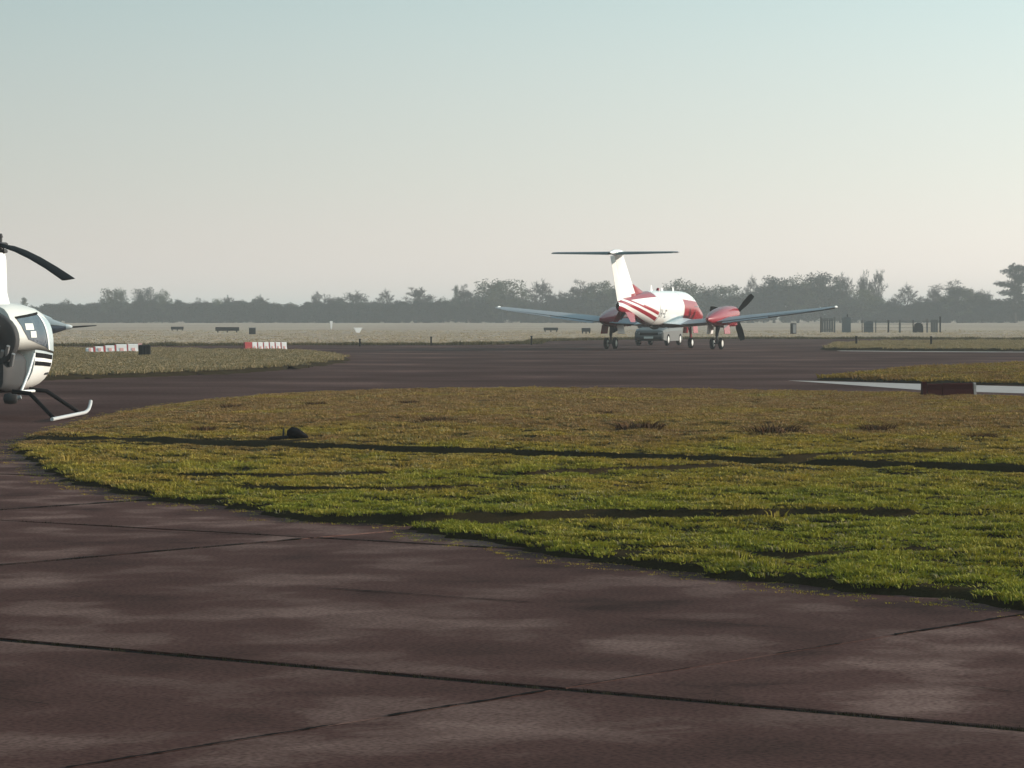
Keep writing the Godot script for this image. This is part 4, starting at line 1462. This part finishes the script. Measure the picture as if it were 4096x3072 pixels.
# ---------------------------------------------------------------- the jet behind it
func jet() -> void:
	var t := thing("jet", "blue-grey jet with a white nose tip and long thin probe behind the helicopter", "jet", Vector3(-20.9, 0, -150), deg_to_rad(-90.0))
	# nose towards -z of the thing, so that it points right in the photograph
	var low := []
	var top := []
	var S := [[0.25, 1.03, 0.10, 0.10], [0.7, 1.04, 0.25, 0.26], [1.2, 1.06, 0.38, 0.42], [1.8, 1.09, 0.47, 0.52], [2.8, 1.14, 0.55, 0.60], [4.5, 1.2, 0.6, 0.62], [6.5, 1.25, 0.5, 0.5], [8.6, 1.3, 0.3, 0.3]]
	for q in S:
		var a := PackedVector3Array()
		var b := PackedVector3Array()
		for k in 13:
			var an := -PI * 0.5 + PI * k / 12.0
			a.append(Vector3(sin(an) * q[2], q[1] + 0.1 * q[3] + cos(an) * q[3] * 0.9, q[0]))
			b.append(Vector3(sin(an) * q[2], q[1] + 0.1 * q[3] - cos(an) * q[3] * 1.1, q[0]))
		top.append(a)
		low.append(b)
	var m1 := MB.new()
	m1.loft(top)
	put("upper_fuselage", m1, M.jet_grey, t)
	var m2 := MB.new()
	m2.loft(low)
	put("lower_fuselage", m2, M.jet_blue, t)
	var m3 := MB.new()
	m3.lathe(Vector3(0, 1.03, 0.32), Vector3.FORWARD, [[0, 0.13], [0.15, 0.12], [0.28, 0.06], [0.32, 0.02]], 14)
	put("nose_tip", m3, M.white_paint, t)
	var m4 := MB.new()
	m4.tube([Vector3(0, 1.02, 0.05), Vector3(0, 1.06, -0.5), Vector3(0, 1.10, -1.12)], [0.045, 0.04, 0.02], 8)
	put("probe", m4, M.black_paint, t)
	var m5 := MB.new()
	var cr := []
	for q in [[1.0, 1.42, 0.05, 0.04], [1.5, 1.48, 0.26, 0.2], [2.3, 1.58, 0.32, 0.3], [3.4, 1.6, 0.3, 0.26], [4.2, 1.62, 0.1, 0.1]]:
		cr.append(circle(Vector3(0, q[1], q[0]), q[2], q[3], 16))
	m5.loft(cr)
	put("canopy", m5, M.window_pale, t)
	for sx in [-1.0, 1.0]:
		var w := MB.new()
		w.foil([[Vector3(sx * 0.4, 1.0, 4.6), Vector3(sx * 0.4, 1.0, 6.8), 0.24, Vector3.UP], [Vector3(sx * 4.4, 1.12, 5.4), Vector3(sx * 4.4, 1.12, 6.4), 0.1, Vector3.UP]])
		put("wing", w, M.jet_grey, t)
		var h := MB.new()
		h.foil([[Vector3(sx * 0.1, 1.5, 8.0), Vector3(sx * 0.1, 1.5, 9.0), 0.1, Vector3.UP], [Vector3(sx * 1.7, 1.5, 8.3), Vector3(sx * 1.7, 1.5, 8.9), 0.05, Vector3.UP]])
		put("tailplane", h, M.jet_grey, t)
		var g := MB.new()
		g.tube([Vector3(sx * 1.4, 1.0, 5.6), Vector3(sx * 1.4, 0.25, 5.6)], [0.06], 8)
		var go := put("landing_gear_leg", g, M.dark_metal, t)
		wheel(Vector3(sx * 1.5, 0.25, 5.6), 0.25, 0.16, go)
	var f := MB.new()
	f.foil([[Vector3(0, 1.4, 7.4), Vector3(0, 1.4, 8.9), 0.12, Vector3.RIGHT], [Vector3(0, 2.8, 8.5), Vector3(0, 2.8, 9.2), 0.06, Vector3.RIGHT]])
	put("fin", f, M.jet_grey, t)
	var ng := MB.new()
	ng.tube([Vector3(0, 0.8, 2.0), Vector3(0, 0.2, 2.0)], [0.05], 8)
	var ngo := put("landing_gear_leg", ng, M.dark_metal, t)
	wheel(Vector3(0, 0.2, 2.0), 0.2, 0.14, ngo)

# ---------------------------------------------------------------- the car beyond the aeroplane
func car() -> void:
	var t := thing("parked_car", "grey car seen under the aeroplane's belly, its right flank in sun", "car", Vector3(7.75, 0, -166.5), deg_to_rad(-17.0))
	# front towards the viewer (+z)
	var b := MB.new()
	var rings := []
	for q in [[2.05, 0.42, 0.72, 0.70], [2.0, 0.30, 0.80, 0.78], [1.6, 0.26, 0.90, 0.84], [0.9, 0.24, 0.96, 0.86], [-1.0, 0.24, 1.0, 0.86], [-1.9, 0.28, 0.98, 0.82], [-2.1, 0.42, 0.9, 0.74]]:
		var r := PackedVector3Array()
		for p in [[-1, 0], [-1, 0.72], [-0.93, 0.93], [-0.75, 1], [0.75, 1], [0.93, 0.93], [1, 0.72], [1, 0], [0.85, -0.0001], [-0.85, -0.0001]]:
			r.append(Vector3(p[0] * q[3], q[1] + p[1] * (q[2] - q[1]), q[0]))
		rings.append(r)
	b.loft(rings, false)
	put("body", b, M.car_silver, t)
	var c := MB.new()
	rings = []
	for q in [[0.95, 0.95, 0.80], [0.25, 1.40, 0.68], [-1.0, 1.44, 0.68], [-1.85, 1.02, 0.76]]:
		var r := PackedVector3Array()
		for p in [[-1, 0.93], [-1, q[1] - 0.05], [-0.9, q[1]], [0.9, q[1]], [1, q[1] - 0.05], [1, 0.93]]:
			r.append(Vector3(p[0] * q[2], p[1], q[0]))
		rings.append(r)
	c.loft(rings, false)
	put("cabin", c, M.tinted_glass, t)
	var rf := MB.new()
	rf.bx(Vector3(0, 1.445, -0.4), Vector3(1.26, 0.03, 1.2), 0.01)
	put("roof", rf, M.car_silver, t)
	var g := MB.new()
	g.bx(Vector3(0, 0.60, 2.02), Vector3(1.0, 0.14, 0.08), 0.02)
	put("grille", g, M.black_paint, t)
	var bp := MB.new()
	bp.bx(Vector3(0, 0.40, 2.08), Vector3(1.5, 0.16, 0.10), 0.04)
	put("bumper", bp, M.dark_metal, t)
	var pl := MB.new()
	pl.bx(Vector3(0, 0.42, 2.135), Vector3(0.5, 0.11, 0.012), 0.003)
	put("number_plate", pl, M.number_plate, t)
	for sx in [-1.0, 1.0]:
		var l := MB.new()
		l.bx(Vector3(sx * 0.58, 0.66, 2.0), Vector3(0.26, 0.13, 0.1), 0.03)
		put("headlight", l, M.lamp_glass, t)
		for z in [1.25, -1.3]:
			var h := Node3D.new()
			h.name = "wheel"
			t.add_child(h, true)
			wheel(Vector3(sx * 0.78, 0.31, z), 0.31, 0.2, h)
		var mi := MB.new()
		mi.bx(Vector3(sx * 0.9, 0.98, 0.62), Vector3(0.16, 0.12, 0.1), 0.03)
		put("mirror", mi, M.car_silver, t)

# ---------------------------------------------------------------- barriers
func barrier(at: Vector3, yaw: float, blocks: Array, size: Vector3, label: String) -> Node3D:
	var t := thing("barrier", label, "barrier", at, yaw, "low striped barriers")
	var total := 0.0
	for q in blocks:
		total += q[0]
	var x := -total * 0.5
	for q in blocks:
		var w: float = q[0]
		var mb := MB.new()
		var a := PackedVector3Array()
		var rings := []
		for k in [[0.0, 1.0], [0.10, 1.0], [0.55, 0.62], [0.92, 0.52], [1.0, 0.40]]:
			var d: float = size.z * 0.5 * k[1]
			var y: float = size.y * k[0] * q[2]
			rings.append(PackedVector3Array([Vector3(x + 0.006, y, d), Vector3(x + w - 0.006, y, d), Vector3(x + w - 0.006, y, -d), Vector3(x + 0.006, y, -d)]))
		mb.loft(rings, false)
		var o := put("block", mb, M[q[1]], t)
		if q[1] == "barrier_white":
			var s := MB.new()
			s.box(Transform3D(Basis(Vector3.RIGHT, -0.30), Vector3(x + w * 0.5, size.y * 0.42, size.z * 0.38)), Vector3(w * 0.36, size.y * 0.34, 0.02), 0.004)
			put("reflector", s, M.barrier_pink, o)
		x += w
	return t

func barriers() -> void:
	var stripes := [[0.34, "barrier_red", 1.0], [0.22, "barrier_white", 1.0], [0.05, "barrier_red", 0.96], [0.22, "barrier_white", 1.0], [0.05, "barrier_red", 0.96], [0.22, "barrier_white", 1.0], [0.05, "barrier_red", 0.96], [0.22, "barrier_white", 1.0], [0.05, "barrier_red", 0.96], [0.22, "barrier_white", 1.0], [0.05, "barrier_red", 0.96], [0.24, "barrier_white", 1.0]]
	barrier(Vector3(-10.75, 0.0, -137.2), deg_to_rad(24.0), stripes, Vector3(0, 0.42, 0.34), "red and white striped low barrier standing on the pavement strip")
	var s2 := [[0.28, "barrier_white", 0.6], [0.08, "barrier_red", 0.7], [0.32, "barrier_white", 0.75], [0.08, "barrier_red", 0.8], [0.36, "barrier_white", 0.85], [0.07, "barrier_red", 0.9], [0.42, "barrier_white", 0.97], [0.05, "barrier_red", 0.95], [0.40, "barrier_white", 1.0], [0.16, "barrier_pink", 1.05]]
	barrier(Vector3(-15.55, 0.10, -123.0), deg_to_rad(20.0), s2, Vector3(0, 0.37, 0.34), "red and white striped low barrier beside the black marker box")
	# the one in front: shade of its near side painted as dark red
	var t := barrier(Vector3(8.58, 0.0, -61.9), deg_to_rad(4.0), [[0.10, "barrier_shaded_red", 1.06], [0.30, "barrier_shaded_red", 0.93], [0.62, "barrier_shaded_red", 0.97], [0.06, "concrete_pale", 1.0]], Vector3(0, 0.27, 0.26), "low red barrier with shade painted in as dark red in front of the pale concrete wedge")
	t.set_meta("group", "low barriers")

# ---------------------------------------------------------------- compound on the right
func post(called: String, label: String, at: Vector3, high: float, wide: float, m: Material, group: String, cap := true) -> Node3D:
	var t := thing(called, label, "post", at, rng.randf_range(-0.1, 0.1), group)
	var b := MB.new()
	b.box(Transform3D(Basis(Vector3.BACK, rng.randf_range(-0.02, 0.02)), Vector3(0, high * 0.5 - 0.05, 0)), Vector3(wide, high + 0.1, wide), wide * 0.12)
	put("shaft", b, m, t)
	if cap:
		var c := MB.new()
		c.bx(Vector3(0, high + 0.02, 0), Vector3(wide * 1.3, 0.06, wide * 1.3), 0.012)
		put("cap", c, m, t)
	return t

func compound() -> void:
	var Z := -298.0
	var k := 298.0 / 3150.0 * 1024.0 / 2212.0
	# gate of upright boards between two posts
	var g := thing("gate", "grey boarded gate panel at the left end of the compound", "gate", Vector3((1787 - 1106) * k, -0.06, Z))
	for i in 5:
		var b := MB.new()
		b.bx(Vector3(-0.46 + i * 0.23, 0.70 + 0.01 * (i % 3), 0), Vector3(0.2, 1.30, 0.03), 0.006)
		put("board", b, M.post_grey, g)
	for y in [0.25, 1.15]:
		var r := MB.new()
		r.bx(Vector3(0, y, -0.05), Vector3(1.14, 0.08, 0.05), 0.008)
		put("rail", r, M.post_dark, g)
	var names_ := ["left gate post of the compound", "knobbed post right of the boarded gate", "slim post left of the middle cabinet", "post just right of the middle cabinet", "first thick post of the open stretch of fence", "second thick post of the open stretch of fence", "thin post left of the small humped box", "post right of the small humped box", "tall end post with a bracket at the right of the compound"]
	var xs := [1773, 1803, 1862, 1892, 1919, 1944, 1973, 2003, 2031]
	var hs := [1.38, 1.42, 1.12, 1.12, 1.12, 1.18, 1.12, 1.22, 1.46]
	var ws := [0.10, 0.16, 0.07, 0.10, 0.15, 0.17, 0.09, 0.14, 0.15]
	for i in xs.size():
		post("fence_post", names_[i], Vector3((xs[i] - 1106) * k, -0.06, Z + rng.randf_range(-0.3, 0.3)), hs[i], ws[i], M.post_grey if i % 2 else M.post_dark, "fence posts of the compound")
	var pn := thing("board_fence", "pale boards fixed beside the tall end post of the compound", "fence", Vector3((2018 - 1106) * k, -0.06, Z))
	for i in 3:
		var b := MB.new()
		b.bx(Vector3(-0.23 + i * 0.23, 0.62, 0), Vector3(0.22, 1.20, 0.03), 0.006)
		put("board", b, M.post_grey, pn)
	var rl := thing("wire_fence", "thin wires strung between the compound's posts", "fence", Vector3(0, -0.06, Z))
	for y in [0.45, 0.8, 1.08]:
		var w := MB.new()
		w.tube([Vector3((1862 - 1106) * k, y, 0), Vector3((2031 - 1106) * k, y, 0)], [0.012], 5)
		put("wire", w, M.post_dark, rl)
	for q in [[1830, 1.48, 0.72, "tall dark cabinet with a lamp on top behind the compound's gate", true], [1878, 1.06, 0.78, "dark round-shouldered cabinet in the middle of the compound", false]]:
		var c := thing("cabinet", q[3], "cabinet", Vector3((q[0] - 1106) * k, -0.06, Z - 0.8), 0.1, "equipment cabinets of the compound")
		var b := MB.new()
		var rr := []
		for p in [[0.0, 1.0], [0.86, 1.0], [0.95, 0.92], [1.0, 0.7]]:
			rr.append(PackedVector3Array([Vector3(-q[2] * 0.5 * p[1], q[1] * p[0], 0.35), Vector3(q[2] * 0.5 * p[1], q[1] * p[0], 0.35), Vector3(q[2] * 0.5 * p[1], q[1] * p[0], -0.35), Vector3(-q[2] * 0.5 * p[1], q[1] * p[0], -0.35)]))
		b.loft(rr, false)
		put("body", b, M.cabinet, c)
		var d := MB.new()
		d.bx(Vector3(0, q[1] * 0.45, 0.36), Vector3(q[2] * 0.78, q[1] * 0.72, 0.03), 0.008)
		put("door", d, M.cabinet, c)
		if q[4]:
			var l := MB.new()
			l.tube([Vector3(0.1, q[1] - 0.04, 0), Vector3(0.1, q[1] + 0.16, 0), Vector3(0.1, q[1] + 0.26, 0)], [0.05, 0.07, 0.03], 8)
			put("lamp", l, M.post_dark, c)
	var hb := thing("box", "small dark humped box near the right end of the compound", "box", Vector3((1985 - 1106) * k, -0.06, Z - 0.4))
	var m := MB.new()
	var hr := []
	for p in [[0.0, 0.42], [0.5, 0.42], [0.78, 0.34], [0.9, 0.16]]:
		hr.append(PackedVector3Array([Vector3(-p[1], p[0], 0.3), Vector3(p[1], p[0], 0.3), Vector3(p[1], p[0], -0.3), Vector3(-p[1], p[0], -0.3)]))
	m.loft(hr, false)
	put("body", m, M.post_dark, hb)
	var lid := MB.new()
	lid.bx(Vector3(0.1, 0.92, 0), Vector3(0.42, 0.05, 0.5), 0.01)
	put("lid", lid, M.cabinet, hb)

# ---------------------------------------------------------------- small things
func lump(rad: Vector3, s: int, n := 14) -> MB:
	var f := FastNoiseLite.new()
	f.seed = s
	f.frequency = 1.3
	var rings := []
	for i in 8:
		var a := PI * 0.5 * i / 7.0
		var r := PackedVector3Array()
		for k in n:
			var t := TAU * k / n
			var d := Vector3(cos(t) * cos(a), sin(a), sin(t) * cos(a))
			r.append(d * rad * (1.0 + 0.22 * f.get_noise_3dv(d * 1.5)) + Vector3(0, -0.02, 0))
		rings.append(r)
	var mb := MB.new()
	mb.loft(rings)
	return mb

func small_things() -> void:
	# a black rubber lump with a flat flap on the island
	var l := thing("rubber_block", "black humped rubber block with a flat flap lying in the island's grass", "debris", Vector3(-2.56, isle_height(V2(-2.56, -37.25)).x + 0.015, -37.25), 0.25)
	l.scale = Vector3.ONE * 0.8
	var a := MB.new()
	var rr := []
	for q in [[-0.13, 0.01, 0.02], [-0.12, 0.11, 0.08], [-0.06, 0.15, 0.10], [0.02, 0.14, 0.11], [0.10, 0.09, 0.10], [0.16, 0.05, 0.06], [0.19, 0.02, 0.02]]:
		var r := PackedVector3Array()
		for k in 12:
			var t := TAU * k / 12
			r.append(Vector3(q[0], q[1] * 0.5 + 0.02 + cos(t) * q[1] * 0.6, sin(t) * q[2]))
		rr.append(r)
	a.loft(rr)
	put("body", a, M.rubber, l)
	var fl := MB.new()
	fl.box(Transform3D(Basis(Vector3.BACK, 0.06), Vector3(-0.25, 0.025, 0.0)), Vector3(0.28, 0.045, 0.16), 0.015)
	put("flap", fl, M.rubber, l)
	var sp := MB.new()
	sp.tube([Vector3(-0.185, 0.04, 0), Vector3(-0.18, 0.14, 0), Vector3(-0.175, 0.17, 0)], [0.018, 0.014, 0.004], 7)
	put("spike", sp, M.dark_metal, l)
	# dead tussocks
	var tl := [
		[-1.11, -46.6, 0.17, "brown tussock right of the rubber block, topmost of the near ones"],
		[0.16, -44.7, 0.14, "brown tussock below the aeroplane's left wing root"],
		[1.76, -43.2, 0.23, "wide dark tussock below the aeroplane's nose wheel"],
		[3.42, -41.2, 0.25, "largest reddish brown tussock in the island's grass"],
		[4.99, -42.9, 0.17, "dark tussock right of the largest one"],
		[0.31, -53.6, 0.13, "small brown tussock near the back of the island"],
		[-5.02, -56.4, 0.13, "small tussock at the island's far left edge"],
		[-3.65, -58.6, 0.12, "small dark tussock near the island's back edge, left of centre"],
		[-1.95, -59.6, 0.12, "small dark tussock near the island's back edge, at centre"],
		[-4.24, -43.2, 0.13, "low dark tussock left of the rubber block"],
		[1.56, -51.5, 0.12, "small tussock behind the wide dark one"],
		[5.96, -40.0, 0.14, "low tussock near the right edge of the island"],
	]
	var tm := []
	for s in 3:
		tm.append(tuft_mesh(60 + s, 170, 1.0, 1.5, 0.03))
	for i in tl.size():
		var q: Array = tl[i]
		var p := V2(q[0], q[1]) * 0.94
		var t := thing("tussock", q[3], "grass tussock", Vector3(p.x, isle_height(p).x - 0.01, p.y), rng.randf() * TAU, "dead brown tussocks on the grass island")
		var blades := put("blades", tm[i % 3], M.bristle, t)
		blades.scale = Vector3(q[2] * 1.2, q[2] * 0.85, q[2] * 1.1)
		var core := put("clod", lump(Vector3(q[2] * 1.0, q[2] * 0.55, q[2] * 0.8), 40 + i), M.bristle, t)
	# black marker box beside the left barrier
	var mk := thing("marker_box", "black ribbed marker box right of the left striped barrier", "marker", Vector3(-13.1, 0.08, -112.3), 0.2)
	var b := MB.new()
	b.bx(Vector3(0, 0.22, 0), Vector3(0.42, 0.48, 0.3), 0.03)
	put("body", b, M.post_dark, mk)
	for i in 3:
		var rb := MB.new()
		rb.bx(Vector3(-0.12 + i * 0.12, 0.23, 0.16), Vector3(0.04, 0.42, 0.03), 0.008)
		put("rib", rb, M.black_paint, mk)
	# marker posts along the far edge
	var pl := [[-4.25, -165.6, 0.52, "marker post at the field's edge left of the aeroplane's left wing"], [1.04, -168.2, 0.55, "marker post under the outer left wing"], [-7.77, -160.9, 0.42, "short marker post at the field's edge above the left verge"], [17.27, -158.0, 0.62, "left of the two marker posts on the far right verge"], [20.82, -156.5, 0.62, "right of the two marker posts on the far right verge"]]
	for q in pl:
		post("marker_post", q[3], Vector3(q[0], 0.0, q[1]), q[2] * 0.8, 0.09, M.post_dark, "marker posts along the taxiway")
	# low boards far out on the field
	for q in [[-34.49, -324.6, 1.3, 0.30, "shorter low dark sign board far out on the left of the field"], [-26.93, -298.0, 2.3, 0.36, "longer low dark sign board far out on the field"], [3.78, -306.4, 1.4, 0.28, "low dark sign board seen under the aeroplane's left wing"], [6.64, -282.5, 0.8, 0.34, "short dark sign board left of the aeroplane's left engine"]]:
		var t := thing("sign_board", q[4], "sign", Vector3(q[0], -0.06, q[1]), rng.randf_range(-0.2, 0.2), "low sign boards on the field")
		var m := MB.new()
		m.bx(Vector3(0, 0.16 + q[3] * 0.5, 0), Vector3(q[2], q[3], 0.18), 0.03)
		put("panel", m, M.post_dark, t)
		for sx in [-0.4, 0.0, 0.4]:
			var lg := MB.new()
			lg.bx(Vector3(sx * q[2], 0.08, 0), Vector3(0.1, 0.2, 0.12), 0.01)
			put("leg", lg, M.post_dark, t)
	var cb := thing("box", "dark square box on legs between the sign boards and the right barrier", "box", Vector3(-22.14, -0.06, -268.6), 0.15)
	var cm := MB.new()
	cm.bx(Vector3(0, 0.28, 0), Vector3(0.55, 0.52, 0.5), 0.04)
	put("body", cm, M.post_dark, cb)
	var cl := MB.new()
	cl.bx(Vector3(0, 0.56, 0), Vector3(0.62, 0.06, 0.58), 0.015)
	put("lid", cl, M.cabinet, cb)
	var bx2 := thing("cabinet", "narrow dark cabinet standing alone left of the compound", "cabinet", Vector3(24.6, -0.06, -275.4), 0.5)
	var bm := MB.new()
	bm.bx(Vector3(0, 0.47, 0), Vector3(0.42, 0.94, 0.40), 0.03)
	put("body", bm, M.post_dark, bx2)
	var bd := MB.new()
	bd.bx(Vector3(-0.02, 0.47, 0.21), Vector3(0.32, 0.74, 0.02), 0.006)
	put("door", bd, M.cabinet, bx2)
	for q in [[-21.12, -368.0, 0.95, 0.16, "pale upright field marker at the foot of the trees"], [-14.19, -290.0, 0.5, 0.42, "pale wedge-shaped field marker nearer than the upright one"]]:
		var t := thing("field_marker", q[4], "marker", Vector3(q[0], -0.06, q[1]), 0.3, "pale markers out on the field")
		var m := MB.new()
		m.loft([PackedVector3Array([Vector3(-q[3] * 0.3, 0, 0.1), Vector3(q[3] * 0.3, 0, 0.1), Vector3(q[3] * 0.3, 0, -0.1), Vector3(-q[3] * 0.3, 0, -0.1)]), PackedVector3Array([Vector3(-q[3], q[2], 0.1), Vector3(q[3], q[2], 0.1), Vector3(q[3], q[2], -0.1), Vector3(-q[3], q[2], -0.1)])], false)
		put("panel", m, M.barrier_white, t)
		var lg := MB.new()
		lg.bx(Vector3(0, 0.05, 0), Vector3(q[3] * 0.4, 0.2, 0.1), 0.01)
		put("foot", lg, M.post_grey, t)
